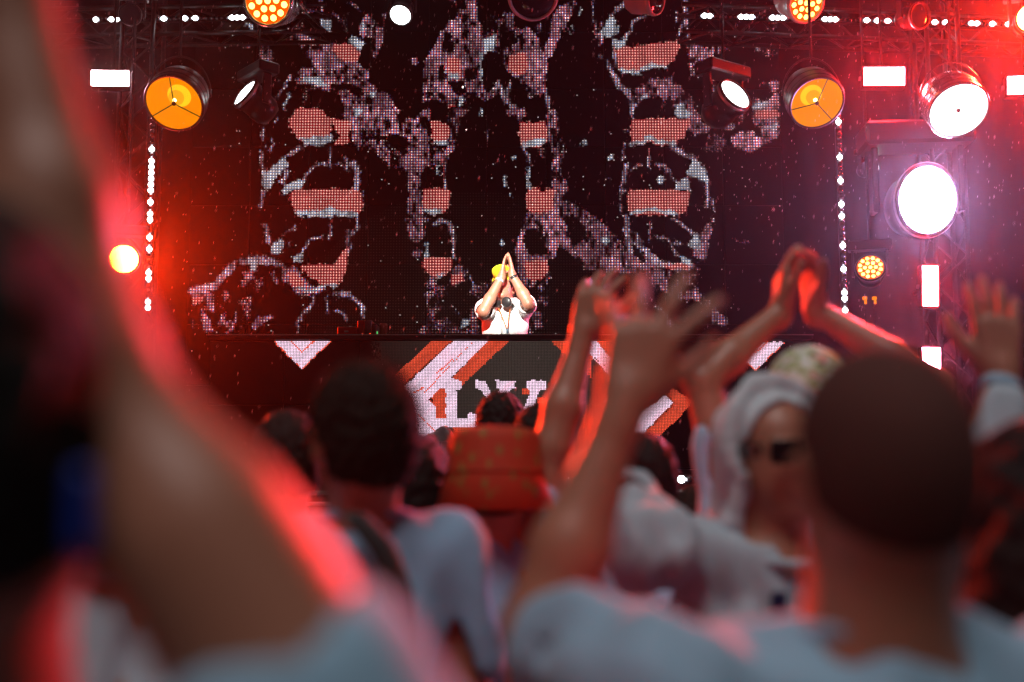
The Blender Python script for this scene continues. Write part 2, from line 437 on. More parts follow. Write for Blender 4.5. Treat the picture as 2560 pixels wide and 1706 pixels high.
 ('T','c',[500,340,600,320,640,400,640,560,560,760,540,620,500,560]), ('s','c',[740,230,830,130,940,60,1020,10],64), ('s','c',[900,600,1000,480,1050,330,1130,270,1270,220],60),
 ('H','c',[780,600,940,560,990,520,950,660,920,710,780,700]), ('s','c',[770,560,800,980],50),
 ('R','c',[960,680,1280,650,1450,620,1720,590,1740,640,1640,870,1560,960,1400,960,1300,960,1200,1060,900,1060,850,980,800,740]), ('hs','c',[880,1020,1150,1060,1300,940,1530,980],72),
 ('s','c',[570,800,700,950,780,1120,880,1250,1000,1380,1080,1530],95),
 ('T','c',[1000,1270,1260,1250,1300,1140,1480,1120,1600,1130,1640,1040,1650,1080,1620,1200,1740,1230,1830,1320,1920,1440,1920,1560,1640,1560,1640,1500,1760,1500,1600,1390,1500,1540,1470,1400,1380,1390,1200,1480,1080,1500,1000,1400]),
 ('H','c',[1180,1400,1280,1360,1260,1440,1180,1450]), ('s','c',[1760,350,1750,460,1720,560],46), ('s','c',[1700,180,1690,330],50), ('s','c',[1840,370,1850,600],72),
 ('T','c',[1790,560,1890,530,2060,680,2320,690,2220,800,2270,960,2100,920,1960,880,1920,1000,2040,1060,2250,1040,2260,1280,2320,1500,2230,1540,2200,1200,2040,1110,1880,1100,1860,740]),
 ('t','d',[700,500,820,430,900,430,880,490,740,530]), ('t','d',[990,440,1030,440,1020,490,990,490]), ('H','d',[1130,460,1160,460,1160,510,1130,510]),
 ('t','d',[910,300,950,215,990,215,930,310]), ('t','d',[1050,220,1110,215,1100,265,1050,265]), ('t','d',[1210,220,1345,220,1330,320,1250,320]),
 ('t','d',[1220,560,1250,440,1300,440,1290,500,1350,520,1320,560]),
 ('T','d',[1090,1000,1160,940,1170,1010,1260,980,1330,900,1210,900,1200,780,1230,820,1300,800,1360,790,1365,1330,1280,1390,1180,1430,1100,1490,940,1460,880,1360,990,1280,1100,1280,1190,1250,1300,1190,1120,1240,1090,1100]),
 ('H','d',[1090,1020,1260,990,1250,1050,1100,1080]), ('R','d',[1120,1090,1365,1080,1365,1150,1120,1160]), ('H','d',[1200,1250,1360,1200,1320,1290]), ('X','d',[1110,1260,1180,1260,1190,1340,1120,1340]),
 ('T','d',[700,690,740,700,740,940,840,980,850,1120,900,1220,960,1220,1000,1080,1050,1060,1000,1240,850,1270,770,1140,700,1270,620,1330,520,1330,400,1120,330,1040,300,850,390,830,480,920,520,1000,590,1200,640,1240,690,1200,760,1080,710,980]),
 ('H','d',[340,1040,420,1020,480,1120,460,1160,350,1150]), ('t','d',[630,1340,720,1310,770,1300,860,1420,870,1470,640,1520]), ('s','d',[300,1440,440,1520,550,1560],52),
 ('H','g',[1680,0,1830,20,1920,120,1840,150,1700,120]), ('R','g',[1060,160,1680,150,1880,170,1880,280,1780,440,1650,540,1360,540,1280,480,1200,550,1020,550,1020,250]),
 ('hs','g',[1030,530,1200,510,1280,430,1380,490,1640,510],74), ('s','g',[1030,0,1060,150],64), ('s','g',[940,520,910,750],62), ('s','g',[1290,600,1290,880],37),
 ('s','g',[1620,560,1800,680,1950,760],72), ('H','g',[1900,740,1970,740,2060,830,2140,950,2140,1090,2040,1050,1930,1000,1820,940,1900,850]),
 ('s','g',[2100,1000,2160,1200,2130,1420],62), ('s','g',[2200,1320,2220,1510],36), ('s','g',[1860,960,1830,1080],60), ('s','g',[960,840,930,1000,920,1200],105), ('s','g',[1040,900,1120,835,1190,820],38), ('s','g',[1390,830,1500,835,1570,920,1660,1060],52),
 ('H','g',[1650,1040,1740,1100,1820,1000,1890,1100,1890,1210,1680,1190]), ('H','g',[1400,1010,1450,990,1520,1030,1450,1100,1400,1090]), ('H','g',[310,470,390,470,390,550,310,550]), ('H','g',[690,680,770,680,770,760,690,760]), ('t','g',[650,1010,730,1010,730,1050,650,1050]), ('t','g',[900,300,1000,310,1000,350,900,345]),
 ('R','g',[980,1190,1680,1200,1890,1220,1880,1300,1840,1480,1730,1560,1020,1560,990,1400]), ('hs','g',[1020,1530,1290,1470,1700,1540],74), ('s','g',[880,1200,880,1560],36),
 ('T','g',[0,450,50,480,50,1000,100,1060,100,1200,60,1300,130,1350,220,1430,380,1480,440,1560,0,1560]),
 ('T','g',[1900,20,2030,110,2040,220,2200,250,2200,100,2320,0,2320,120,2210,200,2200,310,2050,390,2000,380,1930,220]), ('t','g',[2060,430,2230,410,2300,490,2260,620,2110,690]),
 ('T','j',[380,0,830,0,850,120,880,260,960,300,1100,280,1130,200,1050,100,950,0,1200,0,1400,180,1560,360,1700,500,1900,640,1960,800,1960,860,1850,780,1700,720,1250,680,1080,650,1080,560,960,510,830,400,760,360,740,500,660,520,630,400,560,250,500,160,350,160,330,300,340,400,240,430,280,250,320,120]),
 ('H','j',[1290,260,1400,280,1380,350,1310,340]), ('T','j',[240,420,340,400,420,480,640,500,660,780,600,880,350,880,280,760,220,640]), ('R','j',[340,560,640,540,640,700,580,790,430,800,350,720]),
 ('T','j',[520,900,650,880,640,1110,510,1140]), ('T','j',[470,1170,560,1180,560,1360,370,1480,440,1300]), ('s','j',[1600,20,1600,200,1640,450],92), ('s','j',[1885,70,1885,300],37), ('s','j',[1690,220,1800,420,1960,560],92),
 ('T','j',[1690,1000,1740,930,1850,960,1850,1080,1690,1080]), ('H','j',[40,280,90,290,90,370,50,370]),
 ('s','k',[200,330,380,540,560,700,760,740,900,730],92), ('R','k',[600,700,880,710,880,760,640,760]), ('H','k',[760,620,910,640,910,720,800,700]), ('H','k',[860,490,960,370,1000,420,1000,540,890,530]),
 ('T','k',[1000,380,1080,250,1130,300,1090,540,1060,640,900,620,900,540,1000,500]), ('s','k',[720,210,860,310,960,390],56), ('s','k',[520,400,640,430,700,520,760,610],44), ('s','k',[720,460,800,490],40), ('s','k',[1140,180,1140,250],30),
 ('T','k',[390,600,470,640,600,760,880,760,920,940,1060,1060,1200,1200,1310,1330,1280,1390,1120,1330,980,1180,840,1100,700,1040,540,980,420,860]),
 ('X','k',[860,1060,960,1100,1080,1180,1060,1220,900,1160]), ('t','k',[1000,640,1070,640,940,880,900,860]), ('s','k',[510,1150,620,1250,690,1390],52), ('t','k',[1340,420,1480,430,1580,480,1420,480]),
]
def in_poly(x, y, P):
    inside = np.zeros(x.shape, bool)
    n = len(P)
    for i in range(n):
        x1, y1 = P[i]; x2, y2 = P[(i + 1) % n]
        if y1 == y2: continue
        c = ((y1 > y) != (y2 > y)) & (x < (x2 - x1) * (y - y1) / (y2 - y1) + x1)
        inside ^= c
    return inside
def near_path(x, y, P, w):
    m = np.zeros(x.shape, bool)
    for a, b2 in zip(P[:-1], P[1:]):
        d = b2 - a
        t = np.clip(((x - a[0]) * d[0] + (y - a[1]) * d[1]) / (d @ d + 1e-9), 0, 1)
        m |= (x - a[0] - t * d[0]) ** 2 + (y - a[1] - t * d[1]) ** 2 < (w / 2) ** 2
    return m
def vnoise(x, y, s, seed):
    """smooth value noise"""
    g = np.random.default_rng(seed).random((256, 256))
    x, y = x / s, y / s
    xi, yi = np.floor(x).astype(int), np.floor(y).astype(int)
    fx, fy = x - xi, y - yi
    fx, fy = fx * fx * (3 - 2 * fx), fy * fy * (3 - 2 * fy)
    G = lambda a, c: g[a % 256, c % 256]
    return (G(xi, yi) * (1 - fx) + G(xi + 1, yi) * fx) * (1 - fy) + (G(xi, yi + 1) * (1 - fx) + G(xi + 1, yi + 1) * fx) * fy
def wall_masks(u, v):
    """soft coverage of grain T, line L, red lens R and highlight H by averaging jittered samples"""
    N = 7
    acc = np.zeros((4,) + u.shape)
    for k in range(N):
        a = k * 2.399; q = 4.2 * math.sqrt(k / (N - 1.0))
        uu = u + (vnoise(u, v, 9, 1) - 0.5) * 8 + q * math.cos(a)
        vv = v + (vnoise(u, v, 9, 2) - 0.5) * 8 + q * math.sin(a)
        m4 = np.zeros((4,) + u.shape)
        for it in WALL_ART:
            P, s_ = tr(it[1], it[2])
            lo, hi = P.min(0) - 12, P.max(0) + 12
            bb = (uu > lo[0]) & (uu < hi[0]) & (vv > lo[1]) & (vv < hi[1])
            if not bb.any(): continue
            kk = it[0]
            m = bb.copy()
            m[bb] = near_path(uu[bb], vv[bb], P, it[3] * 0.8 / s_) if kk in ('s', 'hs') else in_poly(uu[bb], vv[bb], P)
            if kk == 'T': m4[0][m] = np.maximum(m4[0][m], 1.0)
            elif kk == 't': m4[0][m] = np.maximum(m4[0][m], 0.6)
            elif kk == 's': m4[1][m] = 1
            elif kk == 'R': m4[2][m] = 1
            elif kk in ('H', 'hs'): m4[3][m] = 1
            elif kk == 'X': m4[:, m] = 0
        acc += m4 / N
    return acc
def paint_wall(u, v, ci, ri):
    """u, v photo px, ci/ri diode column and row -> rgb radiance"""
    T, Ln, R, H = wall_masks(u, v)
    rnd, rn2 = RNG.random(u.shape), RNG.random(u.shape)
    g0, g1, g2, g3 = vnoise(u, v * 0.7, 5, 4), vnoise(u, v * 0.6, 9, 5), vnoise(u, v * 0.7, 22, 6), vnoise(u, v, 60, 7)
    ph = (ci % 2) + 2 * (ri % 2)
    lens_c = np.array([[3.0, 1.65, 1.4], [1.35, 0.12, 0.12], [1.25, 0.10, 0.13], [0.62, 0.02, 0.02]])
    tex_c = np.array([[1.50, 1.06, 0.96], [0.95, 0.10, 0.11], [0.14, 0.18, 0.62], [0.30, 0.03, 0.04]])
    line_c = np.array([[1.9, 1.7, 1.6], [1.0, 0.25, 0.27], [0.30, 0.45, 1.15], [0.45, 0.14, 0.16]])
    hi_c = np.array([[2.8, 2.7, 2.6], [1.0, 0.85, 0.9], [0.4, 0.75, 1.35], [0.55, 0.5, 0.6]])
    grain = 0.25 * g0 + 0.40 * g1 + 0.35 * g2
    lum = np.clip((grain - 0.34) * 3.6, 0.0, 1.7) * (0.35 + 1.0 * g3) * (0.35 + 1.1 * rnd)
    onT = T * (rn2 < T * 1.25)
    c = tex_c[ph] * (lum * onT)[..., None] * 1.15
    lumL = np.clip((0.5 * g1 + 0.5 * g2 - 0.22) * 2.2, 0, 1.3) * (0.35 + 1.1 * rnd) * Ln ** 1.6 * (rn2 < Ln * 1.3)
    c = np.maximum(c, line_c[ph] * lumL[..., None])
    wR = np.clip(R * 1.15, 0, 1) * (rn2 < R * 1.4)
    cr = lens_c[ph] * (0.38 + 0.25 * g2 + 0.12 * g1 + 0.08 * rnd)[..., None]
    c = c * (1 - wR)[..., None] + cr * wR[..., None]
    wH = np.clip(H * 1.1, 0, 1) * (rn2 < H * 1.5)
    ch = hi_c[ph] * (0.10 + 0.75 * g1 + 0.25 * rnd)[..., None]
    c = c * (1 - wH)[..., None] + ch * wH[..., None]
    # a faint residual grid low and centre, and odd stuck diodes
    dim = 0.045 * np.exp(-((u - 1180) / 330) ** 2) * np.exp(-(np.minimum(v - 820, 0) / 260) ** 2)
    c += (dim * (ph == 0))[..., None] * np.array([1.0, 0.78, 0.62])
    c += ((rnd > 0.9988) * 0.7)[..., None]
    return c

def quad_mesh(name, C, half, col, mat_, parent, kind='stuff', axis_y=-1):
    """one part made of many small facing diode squares at C with colours"""
    n = len(C)
    off = np.array([[-1, 0, -1], [1, 0, -1], [1, 0, 1], [-1, 0, 1]]) * half
    base = root_loc(parent)
    V = (C[:, None, :] + off[None] - base).reshape(-1, 3)
    me = bpy.data.meshes.new(name)
    me.vertices.add(4 * n); me.vertices.foreach_set('co', V.ravel())
    me.loops.add(4 * n); me.loops.foreach_set('vertex_index', np.arange(4 * n, dtype=np.int32))
    me.polygons.add(n); me.polygons.foreach_set('loop_start', np.arange(0, 4 * n, 4, dtype=np.int32))
    me.update(calc_edges=True)
    at_ = me.color_attributes.new('Col', 'FLOAT_COLOR', 'POINT')
    c4 = np.ones((4 * n, 4), np.float32); c4[:, :3] = np.repeat(col, 4, axis=0)
    at_.data.foreach_set('color', c4.ravel())
    me.materials.append(mat_)
    o = bpy.data.objects.new(name, me); COL.objects.link(o); o.parent = parent
    if kind: o['kind'] = kind
    return o
def diode_mat(name, strength):
    m = bpy.data.materials.new(name); m.use_nodes = True
    nt = m.node_tree; nt.nodes.clear()
    a = nt.nodes.new('ShaderNodeAttribute'); a.attribute_name = 'Col'
    e = nt.nodes.new('ShaderNodeBsdfPrincipled'); e.inputs['Emission Strength'].default_value = strength
    nt.links.new(a.outputs['Color'], e.inputs['Emission Color'])
    e.inputs['Base Color'].default_value = (0.06, 0.055, 0.05, 1); e.inputs['Roughness'].default_value = 0.6
    out = nt.nodes.new('ShaderNodeOutputMaterial'); nt.links.new(e.outputs[0], out.inputs[0])
    m.cycles.emission_sampling = 'NONE'
    return m
MT['diode_wall'] = diode_mat('wall_diodes', 1.0)
MT['diode_booth'] = diode_mat('booth_diodes', 1.7)

def led_screen(root, x0, x1, z0, z1, Y, nx, nz, pitch, painter, dm, fill):
    pw, phh = (x1 - x0) / nx, (z1 - z0) / nz
    b = MB(); b.box((0, 0, 0), (pw - 0.004, 0.07, phh - 0.004), bevel=0.004)
    proto = None
    base = root_loc(root)
    cx, cz = int(round(pw / pitch)), int(round(phh / pitch))
    for i in range(nx):
        for j in range(nz):
            c = np.array([x0 + (i + 0.5) * pw, Y + 0.035, z0 + (j + 0.5) * phh])
            if proto is None:
                proto = mesh_obj('panel', np.array(b.V) + c, b.F, MT['panel'], root)
                proto.data.transform(Matrix.Translation(Vector(-(c - base)))); proto.location = c - base
                pn = proto
            else:
                pn = proto.copy(); COL.objects.link(pn); pn.parent = root; pn.location = c - base
            gi, gj = np.meshgrid(np.arange(cx), np.arange(cz), indexing='ij')
            gx = c[0] - pw / 2 + (gi + 0.5) * pw / cx
            gz = c[2] - phh / 2 + (gj + 0.5) * phh / cz
            P = np.stack([gx, np.full(gx.shape, Y - 0.002), gz], -1).reshape(-1, 3)
            u, v = project(P)
            rgb = painter(u, v, (gi + i * cx).ravel(), (gj + j * cz).ravel())
            keep = rgb.max(1) > 0.008
            if keep.sum() < 3: continue
            quad_mesh('diodes', P[keep], pw / cx * fill / 2, rgb[keep], dm, pn)
W_L, W_R = at(476, 500, WALL_Y)[0], at(1952, 300, WALL_Y)[0]
wall = thing('led_wall', ((W_L + W_R) / 2, WALL_Y + 0.1, DECK_Z), 'tall led video wall behind the performer showing fragmented red and white faces', 'video wall')
W_B, W_T = DECK_Z + 0.25, at(1280, -60, WALL_Y)[2]
led_screen(wall, W_L, W_R, W_B, W_T, WALL_Y, 10, 8, 3.6 / pxm(WALL_Y), paint_wall, MT['diode_wall'], 0.62)
b = MB()
for x in np.linspace(W_L + 0.3, W_R - 0.3, 5):
    b.box((x, WALL_Y + 0.16, (W_T + DECK_Z) / 2), (0.06, 0.10, W_T - DECK_Z - 0.004))
b.box(((W_L + W_R) / 2, WALL_Y + 0.10, DECK_Z + 0.12), (W_R - W_L, 0.2, 0.235))
b.build('support_frame', MT['black_metal'], wall)

# ---- booth picture: chevrons and cut letters
PINK, RED = np.array([1.05, 0.76, 0.96]), np.array([1.05, 0.11, 0.05])
BOOTH_ART = [
 ('r','m',[640,55,880,55,230,660,100,560]), ('r','m',[1300,55,1540,55,990,570,980,515,860,500]),
 ('w','m',[880,55,1300,55,860,490,985,515,985,612,930,620,930,950,1050,950,1050,890,1155,890,1155,1050,830,1050,660,1290,420,1090,390,900,220,690]),
 ('r','m',[610,740,740,600,805,610,805,950,740,960,690,940,690,820]), ('k','m',[590,740,640,700,650,760]),
 ('rl','m',[560,650,1100,80],9), ('rl','m',[700,430,880,270],14), ('rl','m',[430,660,540,600],14), ('rl','m',[480,900,700,1120],10), ('dl','m',[230,640,880,60],12),
 ('r','m',[410,1100,670,1290,670,1510,600,1480,420,1310]), ('w','m',[770,1390,960,1510,820,1515]), ('r','m',[860,1055,1160,1050,1160,1100,1060,1140,960,1120]),
 ('w','m',[1140,515,1260,515,1340,690,1400,690,1430,620,1385,612,1385,515,1605,515,1605,612,1560,612,1430,820,1430,960,1330,960,1330,820,1200,612,1140,612]),
 ('w','m',[1730,515,1955,515,1955,615,1890,620,1800,870,1860,890,1860,960,1640,960,1640,880,1700,860,1770,660,1730,620]),
 ('w','m',[2080,515,2200,515,2200,600,2140,630,2080,810,2120,815,2120,890,1900,890,1900,820,1960,770,2040,590]),
 ('w','m',[2260,515,2370,515,2370,612,2330,620,2250,890,2190,890,2280,620,2260,612]),
 ('r','m',[1690,605,1775,625,1755,680,1690,670]), ('r','m',[1870,705,1965,720,1940,800,1860,800]),
 ('r','n',[2030,85,2170,85,2300,190,2300,330,2180,230]), ('w','n',[2165,85,2330,85,2420,190,2420,270]), ('r','n',[2330,85,2440,85,2560,210,2420,200]), ('w','n',[2300,190,2420,270,2560,420,2460,560,2380,480,2480,380]),
 ('w','n',[213,80,598,80,405,270]), ('rl','n',[330,82,405,158,485,82],9), ('rl','n',[213,80,405,272],5), ('rl','n',[405,272,598,80],5),
 ('w','o',[1390,118,1890,118,1640,362]), ('rl','o',[1540,118,1640,212,1745,118],12), ('rl','o',[1640,362,1890,118],8), ('rl','o',[1390,118,1640,362],8),
 ('w','o',[880,570,955,625,800,790,690,895,560,880,640,740]), ('r','o',[950,505,1115,620,1000,760,780,955,690,893,800,800,960,640,895,560]), ('dl','o',[890,560,960,630,790,800],14),
]
def paint_booth(u, v, ci, ri):
    uu = u + (vnoise(u, v, 8, 21) - 0.5) * 3
    vv = v + (vnoise(u, v, 8, 22) - 0.5) * 3
    c = np.zeros(u.shape + (3,))
    g = 0.003 + 0.034 * np.exp(-((u - 1300) / 260) ** 2)
    c += g[:, None] * np.array([1.0, 0.84, 0.70])
    rnd = RNG.random(u.shape)
    st = vnoise(u * 0.6 + v * 0.6, (u - v) * 0.12, 9, 31)
    for it in BOOTH_ART:
        P, s = tr(it[1], it[2])
        k = it[0]
        if k in ('rl', 'dl'):
            m = near_path(uu, vv, P, it[3] / s)
            if k == 'rl': c[m] = RED * 0.9
            else: c[m] = RED * 0.22
        else:
            m = in_poly(uu, vv, P)
            col = {'w': PINK * 0.92, 'r': RED * 0.66, 'k': RED * 0.05}[k]
            c[m] = col * (0.78 + 0.34 * st[m])[:, None]
            if k == 'w':
                t = np.clip((st[m] - 0.62) * 4, 0, 1)[:, None]
                c[m] = c[m] * (1 - t) + np.array([1.0, 0.62, 0.80]) * t
    return c * (0.9 + 0.2 * rnd)[:, None]
B_L, B_R = at(520, 1000, BOOTH_Y)[0], at(2030, 1000, BOOTH_Y)[0]
B_T, B_B = at(1280, 853, BOOTH_Y)[2], DECK_Z + 0.10
booth = thing('dj_booth', ((B_L + B_R) / 2, BOOTH_Y + 0.4, DECK_Z), 'long black dj booth with an led front of chevrons and letters', 'dj booth')
led_screen(booth, B_L, B_R, B_B, B_T, BOOTH_Y, 8, 2, 3.75 / pxm(BOOTH_Y), paint_booth, MT['diode_booth'], 0.70)
b = MB(); b.box(((B_L + B_R) / 2, BOOTH_Y + 0.33, B_T + 0.026), (B_R - B_L + 0.02, 0.74, 0.04), bevel=0.006); b.build('table_top', MT['black_paint'], booth)
b = MB(); b.box(((B_L + B_R) / 2, BOOTH_Y - 0.046, B_T + 0.040), (B_R - B_L + 0.02, 0.008, 0.006)); b.build('front_trim', MT['steel'], booth)
for x in (B_L + 0.03, B_R - 0.03):
    b = MB(); b.box((x, BOOTH_Y + 0.36, (B_T + DECK_Z) / 2), (0.05, 0.56, B_T - DECK_Z - 0.004)); b.build('side_panel', MT['black_paint'], booth)
b = MB(); b.box(((B_L + B_R) / 2, BOOTH_Y + 0.04, DECK_Z + 0.05), (B_R - B_L, 0.10, 0.096)); b.build('plinth', MT['black_paint'], booth)
TOP_Z = B_T + 0.046
# ================================================================== TRUSSES AND LAMPS
MT['white_lens'] = glow('white_lamp', (0.95, 1.0, 1.0), 6)
MT['beam_lens'] = glow('beam_lamp', (0.75, 0.50, 1.0), 400)
MT['red_panel'] = glow('red_strobe', (1.0, 0.014, 0.018), 1150)
MT['pink_panel'] = glow('pink_strobe', (1.0, 0.20, 0.36), 420)
MT['soft_panel'] = glow('pale_strobe', (1.0, 0.55, 0.60), 120)
MT['orange_flare'] = glow('orange_flare', (1.0, 0.022, 0.0016), 2500)
MT['corner_flare'] = glow('corner_flare', (1.0, 0.016, 0.002), 4200)
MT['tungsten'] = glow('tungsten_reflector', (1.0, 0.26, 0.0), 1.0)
MT['tungsten_hot'] = glow('tungsten_core', (1.0, 0.42, 0.01), 1.5)
MT['filament'] = glow('filament', (1.0, 0.72, 0.22), 9)
MT['bulb_glass'] = glow('amber_bulb', (1.0, 0.40, 0.01), 1.0)
MT['cell_hot'] = glow('wash_cell', (1.0, 0.62, 0.12), 5)
MT['wash_glow'] = glow('wash_face', (1.0, 0.085, 0.0), 1.3)
MT['puck'] = glow('lit_pixel', (0.86, 0.96, 1.0), 14, 'NONE')
MT['green_led'] = glow('green_led', (0.15, 1.0, 0.25), 0.7, 'NONE')

ZT = at(1900, 105, TRUSS_Y)[2]                     # lower chord of the lamp truss
def truss(label, a, b_, h=0.30):
    a, b_ = np.array(a, float), np.array(b_, float)
    o = thing('lighting_truss', a, label, 'truss', 'black lamp trusses')
    d = b_ - a
    L = np.linalg.norm(d); d = d / L
    up = np.array([0, 0, 1.0]) if abs(d[2]) < 0.7 else np.array([1.0, 0, 0])
    side = norm(np.cross(d, up))
    corners = [up * 0 + side * s * h / 2 + up * t * h for s in (-1, 1) for t in (0, 1)]
    for c in corners:
        m = MB(); m.cyl(a + c, b_ + c, 0.022, n=8); m.build('chord', MT['truss_metal'], o, True)
    n = max(2, int(round(L / h)))
    for (p, q) in ((0, 1), (2, 3), (0, 2), (1, 3)):
        for i in range(n):
            s0, s1 = (p, q) if i % 2 == 0 else (q, p)
            m = MB(); m.cyl(a + corners[s0] + d * L * i / n, a + corners[s1] + d * L * (i + 1) / n, 0.010, n=6)
            m.build('brace', MT['truss_metal'], o)
    return o
truss('black lamp truss across the upper right of the stage', at(1700, 92, TRUSS_Y) + [0, 0, 0], at(2760, 135, TRUSS_Y), 0.26)
truss('black lamp truss across the upper left of the stage', at(-150, 110, TRUSS_Y), at(820, 92, TRUSS_Y), 0.26)
truss('black upper truss running above the middle of the video wall', at(-700, -190, TRUSS_Y - 0.6), at(3260, -190, TRUSS_Y - 0.6), 0.30)
truss('black upright truss tower at the right edge carrying strobes and a beam lamp', (at(2322, 600, 8.75)[0], 8.75, DECK_Z + 0.002), (at(2322, 600, 8.75)[0], 8.75, 6.0), 0.28)
truss('black upright truss tower at the left edge behind the orange lamp', (at(300, 600, 8.9)[0] , 8.9, DECK_Z + 0.002), (at(300, 600, 8.9)[0], 8.9, 6.0), 0.28)
ZPIPE = at(1280, -190, TRUSS_Y - 0.6)[2]

def pipe_up(o, c, z=None):
    z = ZPIPE if z is None else z
    m = MB(); m.cyl(c, (c[0], c[1], z), 0.013, n=8); m.build('hanging_pipe', MT['black_metal'], o)
def moving_head(label, u, v, Y, aim, r, lens, shell='black_paint', hang=1, cells=None, sx=1.0, group=None, pipe=True, zp=None, beam=None):
    c = at(u, v, Y); aim = norm(aim)
    o = thing('moving_head_lamp', c - aim * r, label, 'stage lamp', group)
    m = MB()
    m.lathe([(r * 1.0, -0.004), (r * 1.03, 0.010), (r * 1.12, 0.012), (r * 1.14, -0.12 * r), (r * 1.10, -0.5 * r), (r * 1.0, -0.52 * r), (r * 1.0, -1.2 * r), (r * 1.04, -1.25 * r), (r * 0.98, -1.9 * r), (r * 0.7, -2.3 * r), (0.001, -2.36 * r)], c, aim, 36, sx=sx)
    m.build('head', MT[shell], o, True)
    m = MB(); m.lathe([(r * 1.145, -0.05 * r), (r * 1.17, -0.10 * r), (r * 1.17, -0.20 * r), (r * 1.145, -0.24 * r)], c, aim, 36, sx=sx)
    m.build('bezel', MT['steel'], o, True)
    R = frame(aim)
    if cells is None:
        m = MB()
        m.lathe([(r * 1.0, -0.002), (r * 0.75, 0.004 + 0.05 * r), (r * 0.4, 0.004 + 0.08 * r), (0.001, 0.004 + 0.09 * r)], c, aim, 32, sx=sx)
        m.build('lens', MT[lens], o, True)
    else:
        m = MB(); m.disc(c - aim * 0.002, aim, r * 0.995, 36); m.build('lens_plate', MT['wash_glow'], o)
        pos = [(0, 0)] + [(0.40 * math.cos(k * math.pi / 3), 0.40 * math.sin(k * math.pi / 3)) for k in range(6)] + \
              [(0.78 * math.cos(k * math.pi / 6 + 0.26), 0.78 * math.sin(k * math.pi / 6 + 0.26)) for k in range(12)]
        for (px, py) in pos:
            q = c + R @ np.array([px * r, py * r, 0.002])
            m = MB(); m.lathe([(r * 0.145, 0), (r * 0.12, 0.05 * r), (r * 0.06, 0.085 * r), (0.001, 0.09 * r)], q, aim, 12)
            m.build('lens_cell', MT['cell_hot'], o, True)
    side = norm(np.cross(aim, (0, 0, 1)))
    piv = c - aim * 1.05 * r
    up = np.array([0, 0, 1.0]) * hang
    for s in (-1, 1):
        p = piv + side * s * 1.30 * r
        m = MB()
        Rb = np.stack([side, norm(np.cross(up, side)), up], 1)
        m.box(p + up * 0.75 * r, (0.20 * r, 0.62 * r, 2.1 * r), Rb, 0.05 * r)
        m.build('yoke_arm', MT[shell], o)
    m = MB(); m.box(piv + up * 2.15 * r, (3.3 * r, 1.5 * r, 0.75 * r), Rb, 0.1 * r); m.build('base', MT['black_paint'], o)
    top = piv + up * 2.5 * r
    if hang > 0 and pipe: pipe_up(o, top, zp)
    if beam is not None:
        tgt, col, watt, size = beam
        L = bpy.data.lights.new('lamp_beam', 'SPOT'); L.energy = watt; L.color = col; L.spot_size = rad(size); L.spot_blend = 0.6; L.shadow_soft_size = r
        lo = bpy.data.objects.new('beam', L); COL.objects.link(lo); lo.parent = o
        p = c + aim * 0.06; lo.location = Vector(p - root_loc(o))
        lo.rotation_euler = Vector(p - np.array(tgt)).to_track_quat('Z', 'Y').to_euler()
    return o
def par_can(label, u, v, Y, aim, r, hot, shell, bulb=True, spokes=3, rot=0.0):
    c = at(u, v, Y); aim = norm(aim)
    o = thing('reflector_lamp', c, label, 'stage lamp')
    m = MB()
    m.lathe([(r * 1.0, 0.0), (r * 1.0, 0.05 * r), (r * 1.07, 0.05 * r), (r * 1.09, 0.0), (r * 1.07, -0.2 * r), (r * 1.06, -0.9 * r), (r * 1.0, -1.25 * r), (r * 0.8, -1.7 * r), (r * 0.4, -1.95 * r), (0.001, -2.0 * r)], c, aim, 44)
    m.build('can', MT[shell], o, True)
    for k in (-0.35, -0.75):
        m = MB(); m.lathe([(r * 1.068, (k + 0.03) * r), (r * 1.09, k * r), (r * 1.068, (k - 0.03) * r)], c, aim, 44); m.build('can_rib', MT[shell], o, True)
    m = MB()
    prof = [(r * math.sin(t), -0.02 * r - 0.85 * r * (math.cos(t))) for t in np.linspace(math.pi / 2, 0.45, 9)]
    m.lathe(prof, c, aim, 44); m.build('reflector', MT[hot], o, True)
    m = MB(); m.lathe([(r * math.sin(t), -0.02 * r - 0.85 * r * math.cos(t)) for t in np.linspace(0.45, 0.02, 5)], c, aim, 32)
    m.build('reflector_core', MT['tungsten_hot' if bulb else hot], o, True)
    R = frame(aim)
    if bulb:
        q = c - aim * 0.45 * r + R @ np.array([-0.02 * r, 0.05 * r, 0])
        m = MB(); m.sphere(q, r * 0.28, 20, 12); m.build('bulb', MT['bulb_glass'], o, True)
        m = MB(); m.sphere(q + aim * 0.27 * r, r * 0.075, 10, 8); m.build('filament', MT['filament'], o, True)
    hub = c + aim * 0.02 * r
    m = MB(); m.cyl(hub - aim * 0.05 * r, hub + aim * 0.03 * r, 0.075 * r, n=14); m.build('hub', MT['black_metal'], o)
    for k in range(spokes):
        t = rot + k * 2 * math.pi / 3
        m = MB(); m.cyl(hub, c + R @ np.array([math.cos(t) * r, math.sin(t) * r, 0.01 * r]), 0.020 * r, n=6); m.build('spoke', MT['black_metal'], o)
    side = norm(np.cross(aim, (0, 0, 1)))
    piv = c - aim * 0.7 * r
    pts = [piv + side * 1.18 * r * math.cos(t) + np.array([0, 0, 1.55 * r * math.sin(t)]) for t in np.linspace(0, math.pi, 17)]
    m = MB(); m.tube(pts, 0.035 * r); m.build('yoke', MT[shell], o, True)
    pipe_up(o, piv + np.array([0, 0, 1.55 * r]))
    return o
